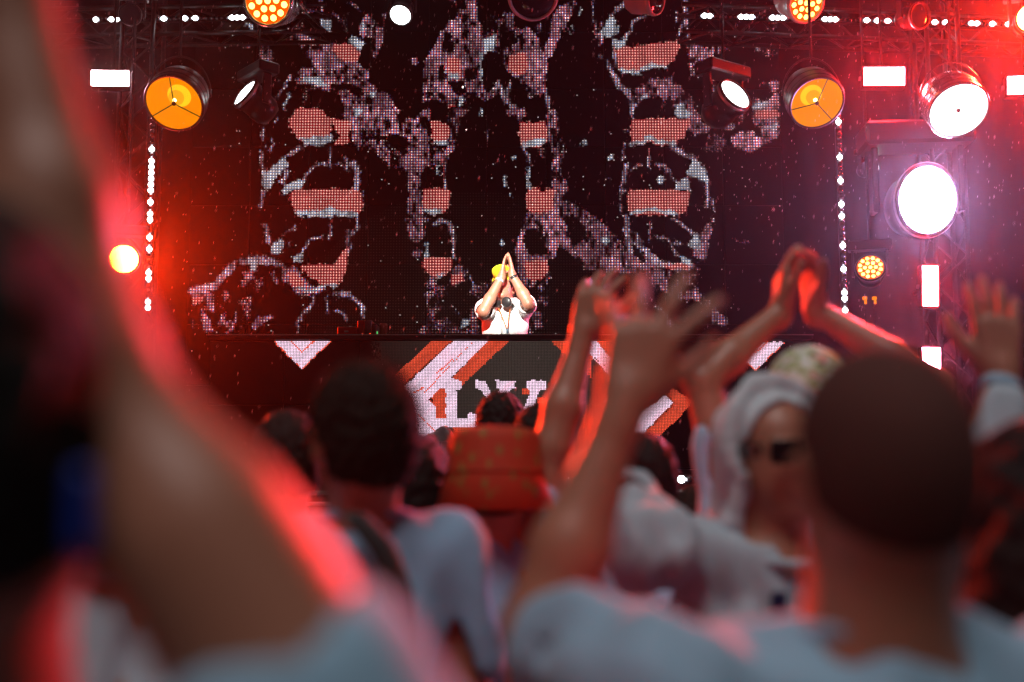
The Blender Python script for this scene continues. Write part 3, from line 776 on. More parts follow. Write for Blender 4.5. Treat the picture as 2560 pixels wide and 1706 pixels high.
def strobe(label, u, v, Y, w, h, face, yaw=0.0, roll=0.0, vertical=False, zp=None):
    c = at(u, v, Y)
    o = thing('strobe_panel', c, label, 'strobe light')
    R = np.array(Matrix.Rotation(yaw, 3, 'Z') @ Matrix.Rotation(roll, 3, 'Y'))
    m = MB(); m.box(c + R @ np.array([0, 0.06, 0]), (w + 0.03, 0.10, h + 0.03), R, 0.01); m.build('housing', MT['black_paint'], o)
    for s in (-1, 1):
        m = MB(); m.box(c + R @ np.array([0, 0.004, s * (h / 2 + 0.010)]), (w + 0.03, 0.022, 0.014), R, 0.003); m.build('bezel', MT['black_metal'], o)
        m = MB(); m.box(c + R @ np.array([s * (w / 2 + 0.010), 0.004, 0]), (0.014, 0.022, h - 0.002), R, 0.003); m.build('bezel', MT['black_metal'], o)
    nseg = 6
    ax = 2 if h > w else 0
    for k in range(nseg):                            # light comes from a row of tubes behind the window
        off = np.zeros(3); L = (h if ax == 2 else w) / nseg
        off[ax] = (k + 0.5) * L - (h if ax == 2 else w) / 2
        size = np.array([w, 0.006, h]); size[ax] = L - 0.002
        m = MB(); m.box(c + R @ (off + np.array([0, 0.003, 0])), size, R); m.build('light_segment', MT[face], o)
    for s in (-1, 1):
        m = MB(); m.cyl(c + R @ np.array([s * (w / 2 + 0.016), 0.06, 0]), c + R @ np.array([s * (w / 2 + 0.03), 0.06, 0]), 0.02, n=10); m.build('knob', MT['steel'], o)
    if not vertical: pipe_up(o, c + np.array([0, 0.06, h / 2]), zp)
    else:
        m = MB(); m.cyl(c + R @ np.array([0, 0.11, 0]), c + R @ np.array([0, 0.45, 0]), 0.02, n=8); m.build('clamp', MT['black_metal'], o)
    return o
def pixel_bar(label, pts, lit, r, facing=(0, -1, 0), post=False):
    """row of round lenses along pts (world points); lit = set of indices"""
    o = thing('pixel_light_bar', pts[0], label, 'led bar')
    a, b_ = pts[0], pts[-1]
    d = norm(b_ - a)
    f = np.array(facing, float)
    R = np.stack([d, norm(np.cross(f, d)), f], 1)
    m = MB(); m.box((a + b_) / 2 - f * 0.022, (np.linalg.norm(b_ - a) + 3 * r, 2.3 * r, 0.030), R, 0.004); m.build('bar', MT['black_metal'], o)
    protos = {}
    for i, p in enumerate(pts):
        k = 'puck' if i in lit else 'dead_lens'
        if k not in protos:
            m = MB(); m.lathe([(r, -0.006), (r * 0.96, 0.004), (r * 0.7, 0.012), (r * 0.35, 0.016), (0.001, 0.017)], a, f, 14)
            q = m.build('lens', MT[k], o, True); q.location = p - a; protos[k] = q
        else:
            q = protos[k].copy(); COL.objects.link(q); q.parent = o; q.location = p - a
    return o
def string_pts(u0, v0, u1, v1, Y, n):
    return [at(u0 + (u1 - u0) * i / (n - 1), v0 + (v1 - v0) * i / (n - 1), Y) for i in range(n)]
def lit_idx(vals, start, end, n):
    return {int(round((x - start) / (end - start) * (n - 1))) for x in vals}
px = pxm(STRING_Y)
pixel_bar('upright row of white pixel lights at the left edge of the video wall',
          string_pts(381, 300, 369, 770, STRING_Y, 33), lit_idx([373, 402, 416, 430, 445, 460, 475, 503, 534, 547, 591, 622, 681, 696, 755, 768], 300, 770, 33), 0.0225)
pixel_bar('upright row of white pixel lights right of the video wall beside the beam lamp',
          string_pts(2096, 290, 2113, 776, STRING_Y, 34), lit_idx([304, 387, 458, 515, 544, 618, 675, 733, 747, 776], 290, 776, 34), 0.0225)
for (u, v, Y) in ((381, 300, STRING_Y), (2096, 290, STRING_Y)):
    pass
pixel_bar('level row of pixel lights on the upper left truss', string_pts(239, 49, 724, 42, TRUSS_Y - 0.2, 38), lit_idx([239, 280, 292, 406, 456, 482, 494, 580, 593, 605, 640, 711, 723], 239, 724, 38), 0.0225)
pixel_bar('level row of pixel lights on the upper right truss', string_pts(1748, 39, 2560, 62, TRUSS_Y - 0.2, 63), lit_idx([1762, 1774, 1850, 1863, 1875, 1927, 1939, 1952, 2060, 2073, 2086, 2166, 2193, 2220, 2331, 2358, 2427, 2442, 2484, 2526, 2541], 1748, 2560, 63), 0.0225)
pixel_bar('level row of pixel lights along the front edge of the stage', string_pts(820, 1194, 1900, 1200, 6.2, 56), lit_idx([880, 1115, 1134, 1300, 1420, 1440, 1560, 1701, 1850], 820, 1900, 56), 0.023)

# --- lamps of the left side
moving_head('round wash lamp with glowing amber cells hanging at the upper left', 669, 2, 8.0, (-0.08, -0.90, -0.35), 0.185, None, 'chrome', 1, cells=True)
moving_head('round white lamp lit at the top edge, left of the middle', 1001, 38, 8.6, (-0.10, -0.62, -0.75), 0.092, 'white_lens')
moving_head('unlit moving head hanging at the top edge above the performer', 1333, -8, 8.0, (0.03, -0.62, -0.62), 0.185, 'glass_lens', 'grey_shell')
moving_head('unlit moving head turned aside at the top edge, right of the middle', 1640, -2, 8.2, (0.72, -0.55, -0.22), 0.12, 'glass_lens', 'grey_shell')
moving_head('round wash lamp with amber cells tilted down at the upper right', 2016, 8, 8.2, (0.22, -0.72, -0.45), 0.15, None, 'grey_shell', 1, cells=True)
moving_head('dark unlit moving head on the upper left truss', 325, 36, 8.4, (0.25, -0.85, -0.25), 0.085, 'glass_lens')
moving_head('dark unlit moving head hanging on the upper right truss', 2300, 40, 8.3, (0.35, -0.8, -0.2), 0.10, 'glass_lens')
par_can('large amber reflector lamp at the left of the video wall', 435, 259, 8.0, (0.03, -0.76, -0.64), 0.225, 'tungsten', 'black_paint', True, 3, math.pi / 2)
par_can('large amber reflector lamp at the right of the video wall', 2042, 258, 8.0, (0.03, -0.74, -0.66), 0.212, 'tungsten', 'black_paint', True, 3, math.pi / 2 - 0.22)
par_can('large white reflector lamp in a shiny can at the far right', 2396, 276, 7.8, (-0.05, -0.72, -0.66), 0.222, 'white_lens', 'chrome', False, 1, math.pi + 0.30)
moving_head('slanted white oval lamp in front of the upper left of the video wall', 612, 233, 8.5, (-0.55, -0.50, 0.42), 0.132, 'white_lens', sx=1.0)
moving_head('white oval lamp under a dark yoke before the upper right of the video wall', 1838, 236, 8.4, (0.42, -0.66, 0.36), 0.148, 'white_lens')
moving_head('small white oval lamp right of the upright pixel lights', 2183, 415, 8.9, (0.35, -0.75, 0.1), 0.070, 'white_lens')
moving_head('blinding white beam lamp at the right of the stage', 2319, 500, 8.3, (-0.10, -0.95, -0.12), 0.28, 'beam_lens', sx=0.82, zp=6.0)
moving_head('small round wash lamp with amber cells right of the clapping hands', 2176, 669, 8.6, (-0.30, -0.85, 0.22), 0.112, None, 'black_paint', 1, cells=True)
moving_head('glaring orange red lamp at the left edge beside the bent arm', 309, 648, 8.3, (0.25, -0.95, -0.12), 0.115, 'orange_flare', beam=((0.2, 1.2, 1.6), (1.0, 0.035, 0.006), 1900, 75))
moving_head('orange red lamp flaring at the upper right corner', 2578, 45, 8.3, (-0.25, -0.9, -0.2), 0.11, 'corner_flare', beam=((0.1, 1.2, 1.5), (1.0, 0.03, 0.012), 2400, 75))
strobe('white strobe panel at the left edge above the orange lamp', 275, 196, 8.5, 0.315, 0.135, 'soft_panel', 0.15, -0.04)
strobe('red white strobe panel between the two big lamps at the upper right', 2211, 191, 8.5, 0.345, 0.160, 'red_panel', -0.12, 0.04)
strobe('red white strobe panel cut by the right edge of the picture', 2572, 212, 8.5, 0.345, 0.160, 'red_panel', -0.2, 0.03)
strobe('upright red white strobe panel under the beam lamp', 2326, 715, 8.4, 0.125, 0.345, 'red_panel', -0.1, 0.03, True)
strobe('upright pink white strobe panel low at the right, touching the shaved head', 2329, 910, 8.3, 0.140, 0.270, 'pink_panel', -0.1, 0.03, True)
# small connector clips on the right tower; amber glow put in as emission, no lamp
for (u, v) in ((2162, 752), (2186, 752)):
    o = thing('cable_clip', at(u, v, 8.7), 'small cable clip with painted amber glow beside the upright pixel lights, ' + ('left' if u < 2170 else 'right') + ' of a pair', 'clip')
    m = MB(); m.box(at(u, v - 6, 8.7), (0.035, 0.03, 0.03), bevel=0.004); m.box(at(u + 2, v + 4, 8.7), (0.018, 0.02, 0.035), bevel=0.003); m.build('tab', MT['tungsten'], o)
    m = MB(); m.tube([at(u + 1, v + 9, 8.7), at(u - 3, v + 16, 8.72), at(u + 2, v + 21, 8.7), at(u + 4, v + 60, 8.75), at(u + 4, v + 460, 8.75)], 0.006, 6); m.build('cable', MT['black_metal'], o)

# --- front follow spot on the canopy beam, lighting the performer
def follow_spot(p, target):
    aim = norm(np.array(target) - np.array(p))
    o = thing('follow_spot', p, 'black follow spot hung on the front canopy beam', 'stage lamp')
    m = MB(); m.lathe([(0.10, 0.02), (0.115, 0.0), (0.11, -0.45), (0.08, -0.6), (0.001, -0.62)], p, aim, 24); m.build('barrel', MT['black_paint'], o, True)
    m = MB(); m.disc(np.array(p) + aim * 0.004, aim, 0.098, 24); m.build('lens', MT['white_lens'], o)
    m = MB(); m.cyl(np.array(p) - aim * 0.3, (p[0], p[1], 7.6), 0.02, n=8); m.build('hanging_pipe', MT['black_metal'], o)
    L = bpy.data.lights.new('follow_spot_beam', 'SPOT')
    L.energy = 3600; L.spot_size = rad(8.5); L.spot_blend = 0.25; L.shadow_soft_size = 0.06; L.color = (1.0, 0.95, 0.86)
    lo = bpy.data.objects.new('beam', L); COL.objects.link(lo); lo.parent = o
    lo.location = Vector(aim * 0.05)
    lo.rotation_euler = Vector(-aim).to_track_quat('Z', 'Y').to_euler()
follow_spot((-0.5, 3.3, 4.1), at(1256, 740, DJ_Y))

# --- small moving head standing in front of the booth
o = moving_head('small pale moving head standing on the stage floor before the booth', 1120, 1100, 6.55, (0.55, 0.30, 0.25), 0.085, 'glass_lens', 'grey_shell', -1)

# --- cases and gear on the booth
gx = lambda u: at(u, 840, BOOTH_Y + 0.25)[0]
zz = lambda v: at(1280, v, BOOTH_Y + 0.25)[2]
o = thing('equipment_case', (gx(880), BOOTH_Y + 0.25, TOP_Z), 'low dark red case lying on the left of the dj booth', 'case')
m = MB(); m.box((gx(873), BOOTH_Y + 0.27, (TOP_Z + zz(821)) / 2), (gx(897) - gx(849), 0.26, zz(821) - TOP_Z - 0.002), bevel=0.008); m.build('body', MT['red_case'], o)
m = MB(); m.box((gx(872), BOOTH_Y + 0.135, (TOP_Z + zz(821)) / 2), (0.03, 0.012, 0.012), bevel=0.002); m.build('latch', MT['steel'], o)
o = thing('equipment_case', (gx(907), BOOTH_Y + 0.25, TOP_Z), 'upright red case between the low case and the speckled case', 'case')
m = MB(); m.box((gx(906), BOOTH_Y + 0.27, (TOP_Z + zz(805)) / 2), (gx(914.5) - gx(898), 0.24, zz(805) - TOP_Z - 0.002), bevel=0.006); m.build('body', MT['red_case'], o)
o = thing('flight_case', (gx(930), BOOTH_Y + 0.25, TOP_Z), 'grey speckled case with a green indicator light on the dj booth', 'case')
m = MB(); m.box((gx(924), BOOTH_Y + 0.27, (TOP_Z + zz(803.5)) / 2), (gx(932.5) - gx(915.5), 0.22, zz(803.5) - TOP_Z - 0.002), bevel=0.004); m.build('body', MT['flight_case'], o)
m = MB(); m.box((gx(938.5), BOOTH_Y + 0.27, (TOP_Z + zz(813)) / 2), (gx(944.5) - gx(933), 0.20, zz(813) - TOP_Z - 0.002), bevel=0.004); m.build('side_pocket', MT['black_paint'], o)
m = MB(); m.box((gx(947), BOOTH_Y + 0.163, zz(837)), (0.007, 0.006, 0.028)); m.build('indicator', MT['green_led'], o)
o = thing('round_case', (gx(957), BOOTH_Y + 0.25, TOP_Z), 'rounded brown case at the right end of the cases on the booth', 'case')
m = MB(); m.lathe([(0.001, 0), (0.026, 0.0), (0.028, 0.004), (0.028, 0.075), (0.030, 0.078), (0.030, 0.098), (0.024, 0.108), (0.001, 0.11)], (gx(957), BOOTH_Y + 0.27, TOP_Z + 0.002), (0, 0, 1), 24); m.build('body', mat('brown_case', (0.25, 0.10, 0.07), 0.35, 0, 0.2, 40), o, True)
# decks and mixer hidden low behind the lip of the booth
o = thing('mixer', (gx(1256), BOOTH_Y + 0.45, TOP_Z), 'flat black mixer in front of the performer on the booth', 'mixer')
m = MB(); m.box((gx(1256), BOOTH_Y + 0.45, TOP_Z + 0.012), (0.6, 0.26, 0.02), bevel=0.004); m.build('body', MT['black_paint'], o)
for k in range(8):
    m = MB(); m.cyl((gx(1256) - 0.21 + 0.06 * k, BOOTH_Y + 0.45, TOP_Z + 0.022), (gx(1256) - 0.21 + 0.06 * k, BOOTH_Y + 0.45, TOP_Z + 0.034), 0.011, n=10); m.build('knob', MT['black_metal'], o)
# ================================================================== PEOPLE (smooth implicit bodies, polygonised once)
def rot3(yaw, pitch=0.0, roll=0.0):
    """local axes: x right, y forward (face), z up. yaw turns left (counter-clockwise seen from above)"""
    return np.array(Matrix.Rotation(yaw, 3, 'Z') @ Matrix.Rotation(pitch, 3, 'X') @ Matrix.Rotation(roll, 3, 'Y'))
def cone(a, b_, ra, rb, k=0.02, op='u'): return dict(t='c', a=np.array(a, float), b=np.array(b_, float), ra=ra, rb=rb, k=k, op=op)
def ell(c, r, R=None, k=0.02, op='u'): return dict(t='e', c=np.array(c, float), r=np.array(r, float), R=np.eye(3) if R is None else R, k=k, op=op)
def plane(p, n, k=0.004): return dict(t='p', c=np.array(p, float), n=norm(n), k=k, op='i')
def bounds(pr):
    if pr['t'] == 'c':
        m = max(pr['ra'], pr['rb']); return np.minimum(pr['a'], pr['b']) - m, np.maximum(pr['a'], pr['b']) + m
    e = np.sqrt(((pr['R'] * pr['r']) ** 2).sum(1)); return pr['c'] - e, pr['c'] + e
def sdf_mesh(prims, cell, folds=None, noise=None):
    us = [p for p in prims if p['op'] == 'u']
    lo = np.min([bounds(p)[0] for p in us], 0) - 4 * cell
    hi = np.max([bounds(p)[1] for p in us], 0) + 4 * cell
    n = np.ceil((hi - lo) / cell).astype(int) + 1
    G = np.full(n, 0.25, np.float32)
    ax = [(lo[i] + cell * np.arange(n[i])).astype(np.float32) for i in range(3)]
    for p in prims:
        pad = p['k'] * 1.5 + 5 * cell
        if p['t'] == 'p':
            sl = [slice(0, n[i]) for i in range(3)]
        else:
            bl, bh = bounds(p)
            i0 = np.clip(np.floor((bl - pad - lo) / cell).astype(int), 0, n)
            i1 = np.clip(np.ceil((bh + pad - lo) / cell).astype(int) + 1, 0, n)
            sl = [slice(a, c) for a, c in zip(i0, i1)]
            if any(s.stop <= s.start for s in sl): continue
        X, Y, Z = ax[0][sl[0]][:, None, None], ax[1][sl[1]][None, :, None], ax[2][sl[2]][None, None, :]
        if p['t'] == 'c':
            ab = p['b'] - p['a']; L2 = ab @ ab + 1e-12
            dx, dy, dz = X - p['a'][0], Y - p['a'][1], Z - p['a'][2]
            t = np.clip((dx * ab[0] + dy * ab[1] + dz * ab[2]) / L2, 0, 1)
            d = np.sqrt((dx - t * ab[0]) ** 2 + (dy - t * ab[1]) ** 2 + (dz - t * ab[2]) ** 2) - (p['ra'] + t * (p['rb'] - p['ra']))
        elif p['t'] == 'e':
            dx, dy, dz = X - p['c'][0], Y - p['c'][1], Z - p['c'][2]
            R, r = p['R'], p['r']
            q = [(dx * R[0, i] + dy * R[1, i] + dz * R[2, i]) / r[i] for i in range(3)]
            k0 = np.sqrt(q[0] ** 2 + q[1] ** 2 + q[2] ** 2) + 1e-6
            k1 = np.sqrt((q[0] / r[0]) ** 2 + (q[1] / r[1]) ** 2 + (q[2] / r[2]) ** 2) + 1e-6
            d = k0 * (k0 - 1) / k1
        else:
            d = (X - p['c'][0]) * p['n'][0] + (Y - p['c'][1]) * p['n'][1] + (Z - p['c'][2]) * p['n'][2]
        S = G[tuple(sl)]; k = max(p['k'], 1e-4)
        if p['op'] == 'u':
            h = np.clip(0.5 + 0.5 * (S - d) / k, 0, 1); G[tuple(sl)] = S * (1 - h) + d * h - k * h * (1 - h)
        else:
            if p['op'] == 's': d = -d
            h = np.clip(0.5 - 0.5 * (S - d) / k, 0, 1); G[tuple(sl)] = S * (1 - h) + d * h + k * h * (1 - h)
    for fn, amp, wl in ((folds, 0, 0), (noise, 0, 0)):
        if fn is not None:
            X, Y, Z = ax[0][:, None, None], ax[1][None, :, None], ax[2][None, None, :]
            G += fn(X, Y, Z).astype(np.float32)
    # --- surface nets
    s = G < 0
    cs = s[:-1, :-1, :-1].astype(np.int8)
    cnt = sum(s[i:n[0] - 1 + i, j:n[1] - 1 + j, k:n[2] - 1 + k].astype(np.int8) for i in (0, 1) for j in (0, 1) for k in (0, 1))
    mix = (cnt > 0) & (cnt < 8)
    idx = np.full(mix.shape, -1, np.int64)
    I = np.argwhere(mix)
    idx[mix] = np.arange(len(I))
    off = [(i, j, k) for i in (0, 1) for j in (0, 1) for k in (0, 1)]
    val = np.stack([G[I[:, 0] + a, I[:, 1] + b_, I[:, 2] + c] for a, b_, c in off], 1)
    acc = np.zeros((len(I), 3)); num = np.zeros(len(I))
    for a in range(8):
        for c in range(a + 1, 8):
            da = np.array(off[c]) - np.array(off[a])
            if np.abs(da).sum() != 1: continue
            m = (val[:, a] < 0) != (val[:, c] < 0)
            t = val[m, a] / (val[m, a] - val[m, c])
            acc[m] += np.array(off[a]) + t[:, None] * da
            num[m] += 1
    V = lo + cell * (I + acc / num[:, None])
    F = []
    for axn in range(3):
        a1, a2 = (axn + 1) % 3, (axn + 2) % 3
        lo_s = [slice(0, n[i]) for i in range(3)]; hi_s = [slice(0, n[i]) for i in range(3)]
        lo_s[axn] = slice(0, n[axn] - 1); hi_s[axn] = slice(1, n[axn])
        A, B = s[tuple(lo_s)], s[tuple(hi_s)]
        E = np.argwhere(A != B)
        E = E[(E[:, a1] > 0) & (E[:, a2] > 0) & (E[:, a1] < n[a1] - 1) & (E[:, a2] < n[a2] - 1)]
        q = []
        for (p, r) in ((1, 1), (0, 1), (0, 0), (1, 0)):
            e = E.copy(); e[:, a1] -= p; e[:, a2] -= r
            q.append(idx[e[:, 0], e[:, 1], e[:, 2]])
        q = np.stack(q, 1)
        fl = ~A[E[:, 0], E[:, 1], E[:, 2]]
        q[fl] = q[fl][:, ::-1]
        F.append(q)
    F = np.concatenate(F)
    F = F[(F >= 0).all(1)]
    return V, F
def body_obj(name, prims, cell, m, parent, folds=None):
    V, F = sdf_mesh(prims, cell, folds)
    base = root_loc(parent)
    me = bpy.data.meshes.new(name)
    me.vertices.add(len(V)); me.vertices.foreach_set('co', (V - base).astype(np.float32).ravel())
    me.loops.add(4 * len(F)); me.loops.foreach_set('vertex_index', F.astype(np.int32).ravel())
    me.polygons.add(len(F)); me.polygons.foreach_set('loop_start', np.arange(0, 4 * len(F), 4, dtype=np.int32))
    me.polygons.foreach_set('use_smooth', np.ones(len(F), bool))
    me.update(calc_edges=True)
    me.validate()
    me.materials.append(m)
    o = bpy.data.objects.new(name, me); COL.objects.link(o); o.parent = parent
    return o
def drape(seed, amp=0.006, vert=True):
    r = np.random.default_rng(seed)
    ks = []
    for i in range(7):
        wl = r.uniform(0.045, 0.16)
        th = r.uniform(0, 2 * math.pi)
        k = 2 * math.pi / wl
        ks.append((k * math.cos(th), k * math.sin(th), k * r.uniform(-0.35, 0.35), r.uniform(0, 6.28), r.uniform(4, 14), amp * r.uniform(0.3, 1.0) * min(1, wl / 0.08) / 1.6))
    def f(X, Y, Z):
        tot = 0
        for a, c, e, ph, w, am in ks:
            tot = tot + am * np.sin(a * X + c * Y + e * Z + ph + 1.2 * np.sin(w * Z + ph) + 0.6 * np.sin(w * 1.7 * X))
        return tot
    return f
def curls(seed, amp, wl):
    r = np.random.default_rng(seed)
    ks = [(norm(r.normal(size=3)) * 2 * math.pi / (wl * r.uniform(0.7, 1.5)), r.uniform(0, 6.28)) for _ in range(8)]
    return lambda X, Y, Z: amp * sum(np.sin(k[0] * X + k[1] * Y + k[2] * Z + p) for k, p in ks) / 2.6

def hand(W, u, n, th, curl=0.15, spread=0.12, s=1.0, tcurl=0.0, fwd=None):
    u = norm(u); th = norm(np.array(th, float) - u * np.dot(th, u)); nn = np.cross(u, th)
    n = nn if np.dot(nn, n) > 0 else -nn
    W = np.array(W, float); P = []
    acr = (0.031, 0.0105, -0.010, -0.029); kl = (0.090, 0.094, 0.088, 0.078); L = (0.072, 0.080, 0.074, 0.058)
    cu = curl if isinstance(curl, (list, tuple)) else [curl] * 4
    P.append(cone(W - u * 0.02 * s, W + u * 0.02 * s, 0.025 * s, 0.024 * s, 0.02))
    for i in range(4):
        a = W + (th * acr[i] * 0.55 + u * 0.018) * s
        K = W + (th * acr[i] + u * kl[i]) * s
        P.append(cone(a, K, 0.0165 * s, 0.0125 * s, 0.012))
        ang, p = 0.0, K
        d0 = norm(u + th * spread * (1.5 - i))
        for j, fr in enumerate((0.46, 0.30, 0.24)):
            ang += cu[i] * (1.0, 1.1, 0.7)[j]
            d = d0 * math.cos(ang) + n * math.sin(ang)
            q = p + d * L[i] * fr * s
            P.append(cone(p, q, (0.0102, 0.0092, 0.0084)[j] * s, (0.0092, 0.0084, 0.0068)[j] * s, 0.0045))
            p = q
    t0 = W + (u * 0.026 + th * 0.022 + n * 0.006) * s
    t1 = t0 + norm(th * (0.75 - tcurl) + u * 0.8 + n * (0.15 + tcurl)) * 0.044 * s
    t2 = t1 + norm(th * (0.55 - tcurl) + u * 0.9 + n * (0.1 + tcurl)) * 0.030 * s
    t3 = t2 + norm(th * (0.40 - tcurl) + u * 1.0 + n * (0.12 + tcurl)) * 0.024 * s
    P += [cone(t0, t1, 0.0185 * s, 0.0125 * s, 0.014), cone(t1, t2, 0.0120 * s, 0.0105 * s, 0.005), cone(t2, t3, 0.0105 * s, 0.0085 * s, 0.004)]
    return P
def head_prims(H, R, s=1.0):
    T = lambda x, y, z: H + R @ (np.array([x, y, z]) * s)
    P = [ell(T(0, -0.012, 0.030), np.array([0.077, 0.098, 0.092]) * s, R, 0.03),
         ell(T(0, 0.030, -0.045), np.array([0.060, 0.064, 0.072]) * s, R, 0.035),
         ell(T(0, -0.040, -0.020), np.array([0.066, 0.062, 0.075]) * s, R, 0.03),
         ell(T(0, 0.070, -0.098), np.array([0.022, 0.020, 0.018]) * s, R, 0.022),
         ell(T(0, 0.080, 0.022), np.array([0.050, 0.012, 0.010]) * s, R, 0.014),
         cone(T(0, 0.088, 0.010), T(0, 0.108, -0.026), 0.008 * s, 0.0125 * s, 0.010),
         ell(T(0, 0.090, -0.058), np.array([0.024, 0.010, 0.010]) * s, R, 0.008)]
    for sg in (-1, 1):
        P.append(ell(T(sg * 0.030, 0.101, 0.004), np.array([0.014, 0.012, 0.009]) * s, R, 0.010, 's'))
        P.append(ell(T(sg * 0.081, -0.008, -0.010), np.array([0.009, 0.021, 0.032]) * s, R @ rot3(sg * -0.25, 0.1, sg * 0.12), 0.008))
        P.append(ell(T(sg * 0.088, -0.004, -0.008), np.array([0.006, 0.012, 0.018]) * s, R @ rot3(sg * -0.25, 0.1, 0), 0.005, 's'))
    return P, T
def hair_prims(H, R, kind, s=1.0):
    T = lambda x, y, z: H + R @ (np.array([x, y, z]) * s)
    t = {'buzz': 0.0030, 'short': 0.014, 'curly': 0.010, 'long': 0.016, 'bob': 0.014}[kind]
    P = [ell(T(0, -0.014, 0.032), (np.array([0.077, 0.098, 0.092]) + t) * s, R, 0.02),
         ell(T(0, -0.040, -0.020), (np.array([0.066, 0.062, 0.075]) + t) * s, R, 0.03)]
    if kind == 'long':
        P += [ell(T(0, -0.055, -0.10), np.array([0.098, 0.060, 0.13]) * s, R, 0.05), ell(T(0.01, -0.075, -0.23), np.array([0.090, 0.045, 0.14]) * s, R, 0.05),
              ell(T(-0.075, -0.005, -0.10), np.array([0.030, 0.045, 0.12]) * s, R, 0.03), ell(T(0.075, -0.005, -0.10), np.array([0.030, 0.045, 0.12]) * s, R, 0.03)]
    if kind == 'bob':
        P += [ell(T(0, -0.050, -0.070), np.array([0.090, 0.062, 0.085]) * s, R, 0.05)]
    P += [ell(T(0, 0.098, -0.040), np.array([0.068, 0.075, 0.098]) * s, R, 0.012, 's')]
    if kind in ('buzz', 'short', 'curly'):
        P.append(plane(T(0, -0.06, -0.072), R @ np.array([0, 0.25, -1.0]), 0.012))
        for sg in (-1, 1): P.append(ell(T(sg * 0.088, 0.012, -0.035), np.array([0.03, 0.045, 0.045]) * s, R, 0.008, 's'))
    return P

MT['skin'] = mat('skin_fair', (0.41, 0.17, 0.11), 0.42, 0, 0.10, 26, 0.15, 220)
MT['skin_tan'] = mat('skin_tan', (0.38, 0.21, 0.14), 0.42, 0, 0.10, 26, 0.15, 220)
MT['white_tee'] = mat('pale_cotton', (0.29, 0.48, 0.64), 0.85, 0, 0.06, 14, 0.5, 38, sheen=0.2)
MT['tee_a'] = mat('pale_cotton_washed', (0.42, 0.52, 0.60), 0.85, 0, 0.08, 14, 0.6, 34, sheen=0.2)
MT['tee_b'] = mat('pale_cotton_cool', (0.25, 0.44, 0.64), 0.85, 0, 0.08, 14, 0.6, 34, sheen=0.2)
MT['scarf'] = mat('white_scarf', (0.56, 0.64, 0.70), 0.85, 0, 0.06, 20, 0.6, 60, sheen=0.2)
MT['dj_tee'] = mat('white_cotton', (0.80, 0.79, 0.78), 0.85, 0, 0.05, 14, 0.4, 60, sheen=0.2)
MT['pale_tee'] = mat('blue_cotton', (0.22, 0.40, 0.62), 0.85, 0, 0.06, 14, 0.5, 38, sheen=0.2)
MT['black_tee'] = mat('black_cotton', (0.018, 0.018, 0.02), 0.85, 0, 0.2, 14, 0.5, 38, sheen=0.2)
MT['jeans'] = mat('dark_denim', (0.03, 0.04, 0.07), 0.8, 0, 0.3, 60, 0.3, 150)
MT['shoe'] = mat('shoe_leather', (0.04, 0.04, 0.04), 0.5, 0, 0.2, 40)
MT['hair'] = mat('black_hair', (0.012, 0.010, 0.009), 0.7, 0, 0.4, 90, 0.8, 140, spec=0.2)
MT['brown_hair'] = mat('dark_brown_hair', (0.018, 0.012, 0.009), 0.75, 0, 0.4, 90, 0.8, 140, spec=0.2)
MT['stubble'] = mat('shaved_hair', (0.105, 0.044, 0.036), 0.9, 0, 0.35, 300, 0.5, 500, spec=0.1)
MT['sunglass'] = mat('black_sunglasses', (0.008, 0.008, 0.009), 0.12)

